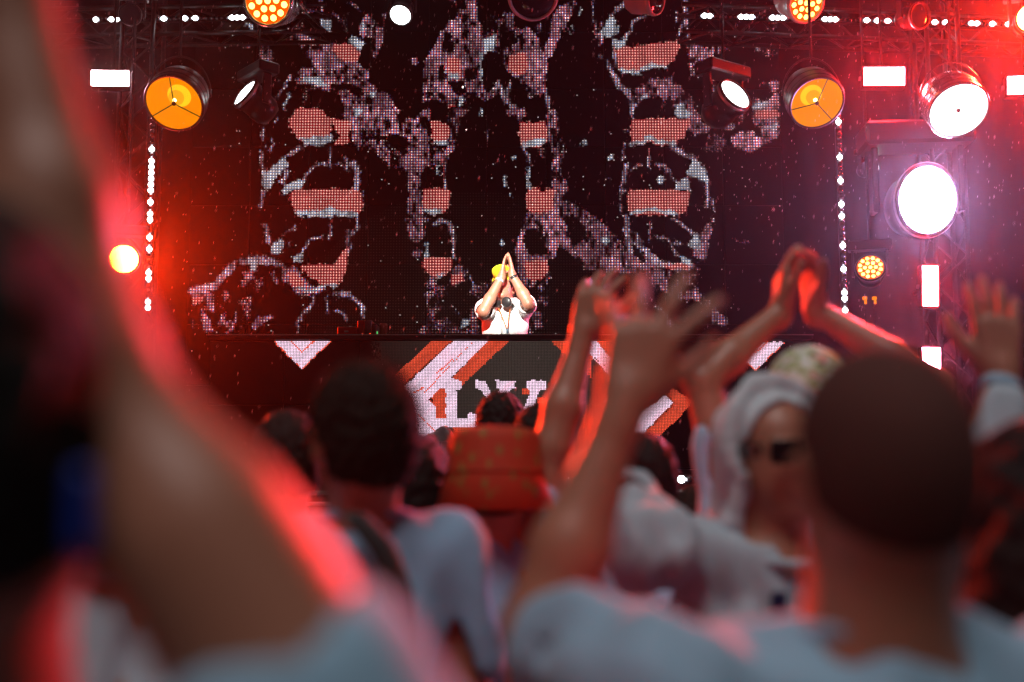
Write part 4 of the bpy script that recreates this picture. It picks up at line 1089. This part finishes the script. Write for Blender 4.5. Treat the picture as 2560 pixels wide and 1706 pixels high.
def person(label, head, sa, sb, ea, wa, eb, wb, ha=None, hb=None, yaw=0.0, pitch=0.0, roll=0.0, neck=None, floor=0.0, face=1, skin='skin', shirt='white_tee',
           hair='short', hmat='hair', cell=0.009, sleeve=0.62, s=1.0, seed=1, scl=0.009, cat='person', long_sleeve=(False, False), amp=0.010, hide=(), extra=(), fa=1.0, ua=1.0, hs=1.0):
    """a/b = left/right as seen in the picture; face=+1 looks away from the camera (towards the stage), -1 towards it"""
    H, sa, sb, ea, wa, eb, wb = [np.array(p, float) for p in (head, sa, sb, ea, wa, eb, wb)]
    mid = (sa + sb) / 2
    rx = norm([sb[0] - sa[0], sb[1] - sa[1], 0]); fw = np.array([-rx[1], rx[0], 0]) * face
    up = np.array([0, 0, 1.0])
    N = mid + up * 0.045 * s + fw * -0.005 if neck is None else np.array(neck, float)
    R = rot3(yaw + (0 if face > 0 else math.pi), pitch, roll)
    hipc = mid - up * 0.50 * s
    root = thing('person', (hipc[0], hipc[1], floor), label, cat, 'people in the crowd' if face > 0 else None)
    Rb = np.stack([rx * face, fw, up], 1)
    def torso(t, k=0.05):
        P = [ell(mid - up * 0.13 * s + fw * 0.0, np.array([0.158, 0.108, 0.165]) * s + t, Rb, k),
             ell(mid - up * 0.32 * s, np.array([0.142, 0.100, 0.15]) * s + t, Rb, k + 0.02),
             ell(mid - up * 0.47 * s, np.array([0.160, 0.112, 0.125]) * s + t, Rb, k + 0.02)]
        for p in (sa, sb):
            P.append(cone(N - up * 0.035 * s, p - up * 0.012 * s, 0.052 * s + t, 0.050 * s + t, 0.04))
            P.append(ell(p - up * 0.02 * s, np.array([0.062, 0.060, 0.062]) * s + t, Rb, 0.03))
        return P
    hp, T = head_prims(H, R, s)
    body = torso(0.0) + [cone(N - up * 0.02, H + R @ np.array([0, -0.018, -0.075]) * s, 0.062 * s, 0.056 * s, 0.03)]
    for p, e, w, h in ((sa, ea, wa, ha), (sb, eb, wb, hb)):
        body += [cone(p, e, 0.051 * s * ua, 0.040 * s * ua, 0.02), cone(e, e + (w - e) * 0.35, 0.041 * s * fa, 0.041 * s * fa, 0.02), cone(e + (w - e) * 0.35, w, 0.041 * s * fa, 0.026 * s, 0.02)]
        if h is None:
            body += hand(w, w - e, -rx if p is sb else rx, fw, 0.25, 0.03, s)
        else: body += hand(w, *h[:3], *h[3:], s=s * hs)
    legs = []
    for sg in (-1, 1):
        hip = hipc + rx * sg * 0.085 * s
        kn = np.array([hip[0] + rx[0] * sg * 0.02, hip[1] + fw[1] * 0.02, floor + 0.48 * s]); an = np.array([kn[0], kn[1] - fw[1] * 0.03, floor + 0.09])
        legs.append((hip, kn, an))
        body += [cone(hip, kn, 0.082 * s, 0.055 * s, 0.04), cone(kn, an, 0.054 * s, 0.036 * s, 0.02), cone(an, an + fw * 0.13 - up * 0.045, 0.036, 0.03, 0.02)]
    body += hp + list(extra)
    b_o = body_obj('body', body, cell, MT[skin], root)
    if 'shirt' not in hide:
        P = torso(0.017 * s, 0.06)
        cuts = []
        for p, e, w, lsl in ((sa, ea, wa, long_sleeve[0]), (sb, eb, wb, long_sleeve[1])):
            if lsl:
                P += [cone(p, e, 0.068 * s, 0.056 * s, 0.03), cone(e, e + (w - e) * 0.72, 0.055 * s, 0.044 * s, 0.02)]
                c0 = e + (w - e) * 0.55; c1 = e + (w - e) * 0.95
                cuts += [cone(c0, c1, 0.040 * s, 0.040 * s, 0.004, 's'), ]
            else:
                q = p + (e - p) * sleeve
                P.append(cone(p, q, 0.070 * s, 0.071 * s, 0.03))
                dd = norm(e - p)
                cuts += [cone(q - dd * 0.05, q + dd * 0.10, 0.058 * s, 0.060 * s, 0.006, 's')]
                # square cuff: cut the rounded end of the sleeve
                cuts += [ell(q + dd * 0.085 * s, np.array([0.11, 0.11, 0.056]) * s, frame(dd), 0.006, 's')]
        cuts += [cone(N + up * 0.01 * s + fw * 0.012, N + up * 0.16 * s + fw * 0.03, 0.064 * s, 0.085 * s, 0.008, 's'), plane(hipc - up * 0.07 * s, (0, 0, -1), 0.004)]
        sh = body_obj('shirt', P + cuts, scl, MT[shirt], root, drape(seed, amp))
        cm = MB(); tt = np.linspace(0, 2 * math.pi, 29)
        cm.tube([N + up * (0.018 + 0.014 * -math.sin(t)) * s + rx * math.cos(t) * 0.078 * s + fw * (math.sin(t) * 0.074 + 0.012) * s for t in tt], 0.0095 * s, 8)
        cm.build('collar', MT[shirt], sh, True)
    P = [ell(hipc + up * 0.02, np.array([0.165, 0.120, 0.10]) * s, Rb, 0.04)]
    for hip, kn, an in legs: P += [cone(hip, kn, 0.096 * s, 0.070 * s, 0.03), cone(kn, an, 0.070 * s, 0.058 * s, 0.02)]
    P.append(plane((0, 0, floor + 0.075), (0, 0, -1), 0.003))
    body_obj('trousers', P, 0.014, MT['jeans'], root, drape(seed + 50, 0.004))
    for hip, kn, an in legs:
        body_obj('shoe', [ell(an + fw * 0.05 - up * 0.045, (0.048, 0.135, 0.045), Rb, 0.02), cone(an - up * 0.03, an + up * 0.02, 0.050, 0.050, 0.03), plane((0, 0, floor + 0.004), (0, 0, -1), 0.002)], 0.010, MT['shoe'], root)
    if hair:
        fn = {'curly': curls(seed, 0.0038, 0.016), 'short': curls(seed, 0.0035, 0.022), 'long': curls(seed, 0.004, 0.035), 'bob': curls(seed, 0.004, 0.035)}.get(hair)
        body_obj('hair', hair_prims(H, R, hair, s), 0.005 if hair in ('curly', 'buzz') else 0.007, MT[hmat], root, fn)
    return root, T, R, N, H
def stray(T, root, n, m, seed, L=0.03):
    """loose curled strands standing off the hair"""
    r = np.random.default_rng(seed); V, F = [], []
    for _ in range(n):
        d = norm(r.normal(size=3))
        if d[2] < -0.35 or (d[1] > 0.45 and d[2] < 0.35): continue
        p = np.array([0, -0.014, 0.032]) + d * np.array([0.088, 0.109, 0.103])
        t = norm(np.cross(d, r.normal(size=3))); w = norm(np.cross(d, t)) * 0.0007
        l = L * r.uniform(0.3, 1.0); k = len(V); a0 = r.uniform(0.5, 2.5)
        for i in range(4):
            f = i / 3.0
            q = p + d * l * f * 0.75 + t * l * 0.5 * math.sin(a0 * f * 2)
            V += [T(*(q - w * (1 - 0.6 * f))), T(*(q + w * (1 - 0.6 * f)))]
        F += [(k + 2 * i, k + 2 * i + 1, k + 2 * i + 3, k + 2 * i + 2) for i in range(3)]
    o = mesh_obj('stray_hair', V, F, m, root); o['kind'] = 'stuff'
    return o
def hang(p, side=1, bend=0.05):
    """relaxed arm hanging from shoulder p"""
    p = np.array(p, float)
    e = p + np.array([side * 0.05, -0.02, -0.28]); return e, e + np.array([side * 0.0, bend, -0.25])

# --- the performer behind the booth
def Q(x, y, Y): return at(1140 + x / 6.03, 600 + y / 6.03, Y)       # pixels of the enlarged performer crop
Y0 = DJ_Y
WA_, WB_ = Q(688, 560, Y0 - 0.20), Q(852, 540, Y0 - 0.20)
root, T, R, N, H = person('performer in a white t-shirt and lime cap, palms pressed together before his face',
    Q(715, 735, Y0 - 0.02), Q(470, 1030, Y0 + 0.02), Q(1010, 1010, Y0 + 0.02), Q(410, 1080, Y0 - 0.24), WA_, Q(1095, 965, Y0 - 0.24), WB_,
    ha=(Q(768, 150, Y0 - 0.18) - WA_, (1, 0, 0.15), (0.15, 1, 0), 0.02, 0.02), hb=(Q(792, 170, Y0 - 0.18) - WB_, (-1, 0, 0.15), (-0.1, 1, 0), 0.03, 0.02),
    yaw=-0.10, pitch=rad(22), face=-1, floor=DECK_Z, hair='short', hmat='brown_hair', cell=0.006, sleeve=0.70, seed=5, scl=0.007, amp=0.006, s=1.04, cat='performer', shirt='dj_tee')
root['label'] = 'performer in a white t-shirt and lime cap, palms pressed together before his face'
MT['lime'] = mat('lime_cap_cotton', (0.62, 0.66, 0.02), 0.8, 0, 0.1, 30, 0.3, 120)
body_obj('cap', [ell(T(0, -0.014, 0.045), (0.094, 0.116, 0.098), R, 0.02), plane(T(0, 0, 0.035), R @ np.array([0, -0.15, -1.0]), 0.004)], 0.006, MT['lime'], root)
body_obj('cap_brim', [ell(T(0, 0.135, 0.058), (0.078, 0.085, 0.010), R @ rot3(0, rad(10)), 0.01)], 0.005, MT['lime'], root)
m = MB()
ring = [T(0.098 * math.cos(t) * 0.85, -0.02 + 0.10 * math.sin(t) * 0.9, -0.150) for t in np.linspace(math.pi * 0.62, math.pi * 2.38, 20)]
m.tube(ring, 0.011, 8); hp_o = m.build('headphones', MT['black_paint'], root, True)
for sx in (-1, 1):
    c = T(sx * 0.040, 0.085, -0.165)
    m = MB(); m.lathe([(0.001, -0.02), (0.036, -0.018), (0.040, -0.004), (0.040, 0.010), (0.030, 0.018), (0.001, 0.02)], c, norm([sx * 0.55, -1, -0.15]), 20); m.build('ear_cup', MT['black_paint'], hp_o, True)
wl_, wr_ = WA_, WB_
m = MB(); m.lathe([(0.0315, -0.008), (0.034, -0.006), (0.034, 0.006), (0.0315, 0.008)], wl_ + (Q(410, 1080, Y0 - 0.24) - wl_) * 0.10, wl_ - Q(410, 1080, Y0 - 0.24), 20); m.build('wristband', MT['white_tee'], root, True)
m = MB(); m.lathe([(0.030, -0.012), (0.0345, -0.010), (0.0345, 0.010), (0.030, 0.012)], wr_ + (Q(1095, 965, Y0 - 0.24) - wr_) * 0.08, wr_ - Q(1095, 965, Y0 - 0.24), 20); m.build('watch', MT['black_paint'], root, True)
fy = Y0 - 0.135
MT['lanyard'] = mat('orange_lanyard', (0.55, 0.16, 0.05), 0.6, 0, 0.5, 60)
m = MB()
for pts in ([(640, 1030), (690, 1140), (735, 1260), (765, 1350)], [(815, 1040), (795, 1140), (785, 1250), (778, 1350)]):
    m.tube([Q(x, y, fy - 0.012 * i) for i, (x, y) in enumerate(pts)], 0.0045, 6)
ly = m.build('lanyard', MT['lanyard'], root, True)
m = MB(); m.box(Q(775, 1378, fy - 0.05), (0.018, 0.004, 0.035), bevel=0.001); m.build('pass_card', MT['white_tee'], ly)
m = MB(); m.tube([Q(684, 1080, fy - 0.01), Q(684, 1200, fy - 0.03), Q(685, 1330, fy - 0.045), Q(685, 1480, fy - 0.05)], 0.0022, 6); m.build('cable', MT['black_paint'], root, True)
# small black letters on the chest
from mathutils.bvhtree import BVHTree
shp = [c for c in root.children if c.name.startswith('shirt')][0]
bv = BVHTree.FromPolygons([tuple(v.co + shp.parent.location) for v in shp.data.vertices], [tuple(p.vertices) for p in shp.data.polygons])
def on_shirt(p, gap=0.004):
    h = bv.ray_cast(Vector((p[0], p[1] - 0.5, p[2])), Vector((0, 1, 0)))[0]
    return np.array(p) if h is None else np.array([p[0], h[1] - gap, p[2]])
for (ch, x, y, rz) in (('P', 768, 1138, 0.10), ('H', 826, 1106, 0.12), ('I', 858, 1104, 0.05), ("'", 874, 1080, 0.1)):
    cu = bpy.data.curves.new('letter', 'FONT'); cu.body = ch; cu.size = 0.034; cu.extrude = 0.0012; cu.align_x = 'CENTER'; cu.align_y = 'CENTER'
    tmp = bpy.data.objects.new('tmp', cu); COL.objects.link(tmp)
    dg = bpy.context.evaluated_depsgraph_get(); me = bpy.data.meshes.new_from_object(tmp.evaluated_get(dg)); bpy.data.objects.remove(tmp)
    me.materials.clear(); me.materials.append(MT['black_paint'])
    lo = bpy.data.objects.new('letter', me); COL.objects.link(lo); lo.parent = root
    p = on_shirt(Q(x, y, fy)) - root_loc(root); lo.location = p; lo.rotation_euler = (math.pi / 2 - 0.12, rz, 0)

# --- the crowd. D(x, y, Y): picture position (2353 wide) at depth Y
UP, AWAY = np.array([0, 0, 1.0]), np.array([0, 1.0, 0])
# shaved head, right, one arm up
sa, sb = D(1530, 1580, 0.97), D(2500, 1585, 0.99)
ea, wa = D(1240, 1450, 1.20), D(1432, 935, 1.24)
eb, wb = hang(sb, 1)
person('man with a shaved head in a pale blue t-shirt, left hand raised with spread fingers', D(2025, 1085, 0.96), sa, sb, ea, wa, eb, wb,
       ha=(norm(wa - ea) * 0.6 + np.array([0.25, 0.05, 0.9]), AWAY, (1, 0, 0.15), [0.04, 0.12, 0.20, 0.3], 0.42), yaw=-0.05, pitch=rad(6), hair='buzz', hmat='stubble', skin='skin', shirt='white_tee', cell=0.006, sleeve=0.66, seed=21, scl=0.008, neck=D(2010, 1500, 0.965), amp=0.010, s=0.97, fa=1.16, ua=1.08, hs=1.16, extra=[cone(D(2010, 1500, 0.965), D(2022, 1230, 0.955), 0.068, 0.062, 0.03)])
# close figure at the left with black hair and bent arm
hc = D(-80, 1010, 0.56)
sa, sb = D(-760, 1980, 0.57), D(930, 1980, 0.56)
eb, wb = D(190, 790, 0.56), D(0, -60, 0.58)
ea, wa = hang(sa, -1)
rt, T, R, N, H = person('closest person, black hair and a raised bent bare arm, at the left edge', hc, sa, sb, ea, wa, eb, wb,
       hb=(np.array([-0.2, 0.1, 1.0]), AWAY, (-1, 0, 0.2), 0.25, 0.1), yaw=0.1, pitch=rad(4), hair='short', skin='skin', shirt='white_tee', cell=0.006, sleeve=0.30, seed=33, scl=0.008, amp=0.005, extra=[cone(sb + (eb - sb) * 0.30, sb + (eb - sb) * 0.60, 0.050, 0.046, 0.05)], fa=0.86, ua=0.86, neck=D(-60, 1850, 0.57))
MT['blue_clip'] = mat('blue_plastic', (0.01, 0.05, 0.45), 0.4)
m = MB(); m.box(T(0.086, -0.070, -0.030), (0.012, 0.010, 0.042), R, 0.003); m.build('hair_clip', MT['blue_clip'], rt)
# man with curly hair, middle left
sa, sb = D(655, 1285, 1.70), D(1020, 1270, 1.74)
rt, T, R, N, H = person('man with dark curly hair in a pale t-shirt, head turned left', D(830, 1012, 1.70), sa, sb, *hang(sa, -1), *hang(sb, 1), yaw=0.55, hair='curly', hmat='brown_hair', skin='skin', seed=41, cell=0.009, shirt='tee_b')
stray(T, rt, 1800, MT['brown_hair'], 4, 0.032)
m = MB(); m.tube([D(800, 1185, 1.60), D(830, 1200, 1.585), D(880, 1260, 1.57), D(920, 1360, 1.575), D(940, 1500, 1.60)], [0.008, 0.017, 0.02, 0.02, 0.02], 10); m.build('bag_strap', MT['black_tee'], rt, True)
# orange bucket hat, right arm up
sa, sb = D(965, 1300, 2.28), D(1215, 1300, 2.32)
eb, wb = D(1268, 1030, 2.36), D(1338, 775, 2.42)
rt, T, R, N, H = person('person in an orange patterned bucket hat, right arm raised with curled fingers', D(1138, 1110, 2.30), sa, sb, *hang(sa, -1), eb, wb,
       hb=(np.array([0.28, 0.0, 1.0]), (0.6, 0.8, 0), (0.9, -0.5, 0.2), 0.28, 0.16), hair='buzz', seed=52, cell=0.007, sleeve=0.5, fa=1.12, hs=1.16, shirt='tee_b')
def hat_mat():
    m, nt, bs = nmat('orange_hat_print')
    tc = nt.nodes.new('ShaderNodeTexCoord'); vo = nt.nodes.new('ShaderNodeTexVoronoi'); vo.inputs['Scale'].default_value = 36
    mp = nt.nodes.new('ShaderNodeMapping'); mp.inputs['Scale'].default_value = (1, 1, 0.55); mp.inputs['Rotation'].default_value = (0.4, 0.5, 0.3)
    cr = nt.nodes.new('ShaderNodeValToRGB'); cr.color_ramp.elements[0].position = 0.26; cr.color_ramp.elements[0].color = (0.28, 0.15, 0.03, 1)
    cr.color_ramp.elements[1].position = 0.34; cr.color_ramp.elements[1].color = (0.50, 0.035, 0.008, 1)
    nt.links.new(tc.outputs['Object'], mp.inputs[0]); nt.links.new(mp.outputs[0], vo.inputs[0]); nt.links.new(vo.outputs['Distance'], cr.inputs[0]); nt.links.new(cr.outputs[0], bs.inputs['Base Color'])
    bs.inputs['Roughness'].default_value = 0.75
    return m
MT['hat'] = hat_mat()
m = MB(); ax = R @ np.array([0, 0.05, 1.0])
m.lathe([(0.128, -0.085), (0.134, -0.080), (0.112, -0.005), (0.104, 0.075), (0.097, 0.092), (0.06, 0.102), (0.001, 0.104)], T(0, -0.012, 0.025), ax, 36)
ht = m.build('bucket_hat', MT['hat'], rt, True)
m = MB(); m.lathe([(0.112, -0.002), (0.115, 0.002), (0.112, 0.006)], T(0, -0.012, 0.025), ax, 36); m.build('hat_seam', MT['hat'], ht, True)
# overhead clap, patterned cap
sa, sb = D(1690, 1190, 2.22), D(2095, 1190, 2.24)
ea, wa, eb, wb = D(1612, 880, 2.30), D(1795, 715, 2.40), D(2150, 885, 2.30), D(1872, 712, 2.41)
rt, T, R, N, H = person('person in a patterned pale cap clapping both hands high overhead', D(1858, 935, 2.25), sa, sb, ea, wa, eb, wb,
       ha=(np.array([0.06, 0.05, 1.0]), (1, 0.2, 0), (0.1, -1, 0.2), [0.25, 0.3, 0.35, 0.4], 0.10), hb=(np.array([-0.08, 0.0, 1.0]), (-1, 0.2, -0.1), (0.35, -1, 0.2), [0.45, 0.4, 0.35, 0.3], 0.14), yaw=-0.2, pitch=rad(8), hair='short', seed=63, cell=0.007, sleeve=0.5)
def cap_mat():
    m, nt, bs = nmat('patterned_cap')
    tc = nt.nodes.new('ShaderNodeTexCoord'); n1 = nt.nodes.new('ShaderNodeTexNoise'); n1.inputs['Scale'].default_value = 30; n1.inputs['Detail'].default_value = 1
    cr = nt.nodes.new('ShaderNodeValToRGB'); e = cr.color_ramp.elements
    e[0].position = 0.42; e[0].color = (0.75, 0.78, 0.72, 1); e[1].position = 0.50; e[1].color = (0.35, 0.42, 0.10, 1)
    q = e.new(0.60); q.color = (0.70, 0.72, 0.70, 1); q = e.new(0.66); q.color = (0.75, 0.30, 0.22, 1)
    nt.links.new(tc.outputs['Object'], n1.inputs[0]); nt.links.new(n1.outputs['Fac'], cr.inputs[0]); nt.links.new(cr.outputs[0], bs.inputs['Base Color'])
    bs.inputs['Roughness'].default_value = 0.8
    return m
MT['cap_print'] = cap_mat()
body_obj('cap', [ell(T(0, -0.014, 0.040), (0.095, 0.116, 0.100), R, 0.02), plane(T(0, 0, 0.020), R @ np.array([0, -0.1, -1.0]), 0.004)], 0.007, MT['cap_print'], rt)
body_obj('cap_brim', [ell(T(-0.02, -0.13, 0.045), (0.085, 0.085, 0.010), R @ rot3(0, rad(-8)), 0.01)], 0.006, MT['cap_print'], rt)
# white hood and sunglasses, turned right
sa, sb = D(1495, 1235, 1.86), D(1960, 1330, 2.02)
ea, wa = D(1345, 1085, 2.02), D(1395, 1040, 2.24)
rt, T, R, N, H = person('person with a pale headscarf and black sunglasses turned back towards the shaved head', D(1775, 1052, 1.92), sa, sb, ea, wa, *hang(sb, 1),
       ha=(np.array([0.1, 1, 0.1]), (1, 0, 0), (0, 0, 1), 0.3, 0.05), yaw=0.25, face=-1, hair=None, shirt='tee_a', seed=77, cell=0.008, sleeve=0.55, scl=0.008, amp=0.012, neck=D(1775, 1290, 1.90))
rt['group'] = 'people in the crowd'
P = [ell(T(0, -0.025, 0.026), (0.104, 0.116, 0.118), R, 0.02), cone(T(0, -0.07, -0.06), T(0, -0.09, -0.20), 0.085, 0.10, 0.05)]
P += [ell(T(0, 0.115, -0.03), (0.105, 0.105, 0.170), R, 0.006, 's'), ell(T(0, -0.012, 0.005), (0.088, 0.100, 0.100), R, 0.008, 's')]
rim = [T(0.104 * math.cos(t), 0.028 - 0.02 * math.sin(t), 0.112 * math.sin(t) + 0.030) for t in np.linspace(rad(-35), rad(215), 20)]
rim = [T(0.075, -0.01, -0.21), T(0.095, 0.02, -0.12)] + rim + [T(-0.095, 0.02, -0.12), T(-0.075, -0.01, -0.21)]
P2 = [cone(p, q, 0.016, 0.016, 0.012) for p, q in zip(rim[:-1], rim[1:])]
body_obj('headscarf', P[:2] + P[2:] + P2, 0.006, MT['scarf'], rt, drape(9, 0.005))
gl = MB()
for sg in (-1, 1):
    gl.box(T(sg * 0.034, 0.112, 0.012), (0.058, 0.006, 0.044), R @ rot3(sg * -0.2), 0.003)
    gl.box(T(sg * 0.088, 0.050, 0.014), (0.008, 0.13, 0.026), R, 0.002)
gl.box(T(0, 0.116, 0.018), (0.016, 0.005, 0.008), R)
gl.build('sunglasses', MT['sunglass'], rt)
m = MB(); m.sphere(T(-0.092, 0.02, -0.02), 0.008, 10, 8); m.build('earring', MT['chrome'], rt, True)
m = MB(); m.box(D(1790, 1380, 1.80), (0.028, 0.008, 0.032), None, 0.004); m.build('pendant', mat('navy_pendant', (0.01, 0.02, 0.08), 0.4), rt)
# raised right hand at the right edge
sa, sb = D(2350, 1370, 1.80), D(2830, 1370, 1.84)
ea, wa = D(2262, 1120, 1.78), D(2300, 868, 1.84)
rt, T, R, N, H = person('person at the right edge holding up an open hand with a bracelet', D(2600, 1060, 1.82), sa, sb, ea, wa, *hang(sb, 1),
       ha=(np.array([0.0, 0.05, 1.0]), AWAY, (-1, 0, 0.1), [0.06, 0.08, 0.08, 0.10], 0.10), hair='short', seed=88, cell=0.006, long_sleeve=(True, False), amp=0.008, hs=1.1, shirt='tee_a')
m = MB(); m.lathe([(0.030, -0.012), (0.034, -0.010), (0.034, 0.010), (0.030, 0.012)], wa - (wa - ea) * 0.08, wa - ea, 20); m.build('bracelet', MT['white_tee'], rt, True)
# long black hair at the right edge, close
sa, sb = D(2195, 1545, 1.28), D(2800, 1560, 1.30)
person('person with long straight black hair and a pale blue shirt at the lower right edge', D(2385, 1225, 1.26), sa, sb, *hang(sa, -1), *hang(sb, 1), hair='long', shirt='pale_tee', seed=91)
# lower left, under the bent arm
sa, sb = D(60, 1455, 1.33), D(470, 1430, 1.36)
person('person with dark hair and a crumpled pale shirt seen under the bent arm', D(290, 1150, 1.35), sa, sb, *hang(sa, -1), *hang(sb, 1), hair='short', seed=97, amp=0.014, s=0.97, shirt='tee_a')
# heads further forward
def far_person(label, x, y, Y, hair='short', hmat='hair', shirt='black_tee', seed=1, yaw=0.0, skin='skin'):
    h = D(x, y, Y)
    sa, sb = h + np.array([-0.19, 0, -0.245]), h + np.array([0.19, 0, -0.245])
    out = person(label, h, sa, sb, *hang(sa, -1), *hang(sb, 1), hair=hair, hmat=hmat, shirt=shirt, seed=seed, yaw=yaw, cell=0.011, scl=0.013, skin=skin)
    stray(out[1], out[0], 500, MT[hmat], seed, 0.03 if hair == 'curly' else 0.018)
    return out
far_person('person with short black hair standing before the led letters, left of two', 1150, 985, 3.7, seed=101)
far_person('person with short black hair behind the bucket hat, right of two', 1248, 1025, 3.2, seed=102, yaw=-0.3)
far_person('person with dark hair between the raised forearm and the headscarf, rim lit red', 1478, 1110, 2.75, seed=103, shirt='white_tee')
far_person('person with long dark hair between the curly head and the bucket hat', 945, 1125, 2.45, 'long', seed=104, yaw=0.2)
far_person('person with curly hair lit red low beside the clapping arm', 1600, 1215, 3.1, 'curly', 'brown_hair', seed=105)
far_person('person lit orange between the bent arm and the curly head', 655, 1065, 2.6, seed=106, yaw=0.6, skin='skin_tan')
# ================================================================== RAIN AND HAZE
def rain():
    r = np.random.default_rng(3)
    n = 11000
    X, Y, Z = r.uniform(-5.2, 5.2, n), r.uniform(4.2, 9.3, n), r.uniform(0.2, 7.2, n)
    V, F = [], []
    oct_ = np.array([[0, 0, 1], [1, 0, 0.1], [0, 1, 0.1], [-1, 0, 0.1], [0, -1, 0.1], [0, 0, -1]])
    fc = [(0, 1, 2), (0, 2, 3), (0, 3, 4), (0, 4, 1), (5, 2, 1), (5, 3, 2), (5, 4, 3), (5, 1, 4)]
    for i in range(n):
        c = np.array([X[i], Y[i], Z[i]])
        if c[2] > 7.4 or c[2] < 0.1 or (c[1] > 6.4 and c[2] < 1.5): continue
        if 6.8 < c[1] < 8.3 and c[2] < 3.4: continue
        rad_ = r.uniform(0.0007, 0.0017) * (1.5 if r.random() < 0.06 else 1); L = r.uniform(0.006, 0.015)
        q = oct_ * np.array([rad_, rad_, L])
        q[:, 0] += q[:, 2] * (0.16 + r.normal() * 0.04)
        k = len(V)
        V += (q + c).tolist(); F += [tuple(x + k for x in f) for f in fc]
    m = bpy.data.materials.new('rain_water'); m.use_nodes = True
    nt = m.node_tree; nt.nodes.clear()
    tl = nt.nodes.new('ShaderNodeBsdfTranslucent'); tl.inputs[0].default_value = (0.85, 0.85, 0.88, 1)
    df = nt.nodes.new('ShaderNodeBsdfDiffuse'); df.inputs[0].default_value = (0.8, 0.8, 0.82, 1)
    gl = nt.nodes.new('ShaderNodeBsdfGlossy'); gl.inputs['Roughness'].default_value = 0.25
    mx = nt.nodes.new('ShaderNodeMixShader'); mx.inputs[0].default_value = 0.4
    mx2 = nt.nodes.new('ShaderNodeMixShader'); mx2.inputs[0].default_value = 0.3
    nt.links.new(tl.outputs[0], mx.inputs[1]); nt.links.new(df.outputs[0], mx.inputs[2])
    nt.links.new(mx.outputs[0], mx2.inputs[1]); nt.links.new(gl.outputs[0], mx2.inputs[2])
    out = nt.nodes.new('ShaderNodeOutputMaterial'); nt.links.new(mx2.outputs[0], out.inputs[0])
    o = mesh_obj('rain', V, F, m, None, True)
    tag(o, 'falling raindrops catching the red stage light', 'rain', kind='stuff')
rain()
def haze():
    lo, hi = np.array([-9.0, -4.0, -1.0]), np.array([9.0, 11.6, 8.2])
    m = bpy.data.materials.new('haze'); m.use_nodes = True
    nt = m.node_tree; nt.nodes.clear()
    pv = nt.nodes.new('ShaderNodeVolumePrincipled')
    pv.inputs['Color'].default_value = (0.92, 0.90, 0.95, 1)
    pv.inputs['Density'].default_value = HAZE
    pv.inputs['Anisotropy'].default_value = 0.9
    out = nt.nodes.new('ShaderNodeOutputMaterial'); nt.links.new(pv.outputs[0], out.inputs['Volume'])
    b = MB(); b.box((lo + hi) / 2, hi - lo)
    tag(b.build('haze', m), 'thin stage haze filling the air', 'haze', kind='stuff')
HAZE = 0.0012
haze()
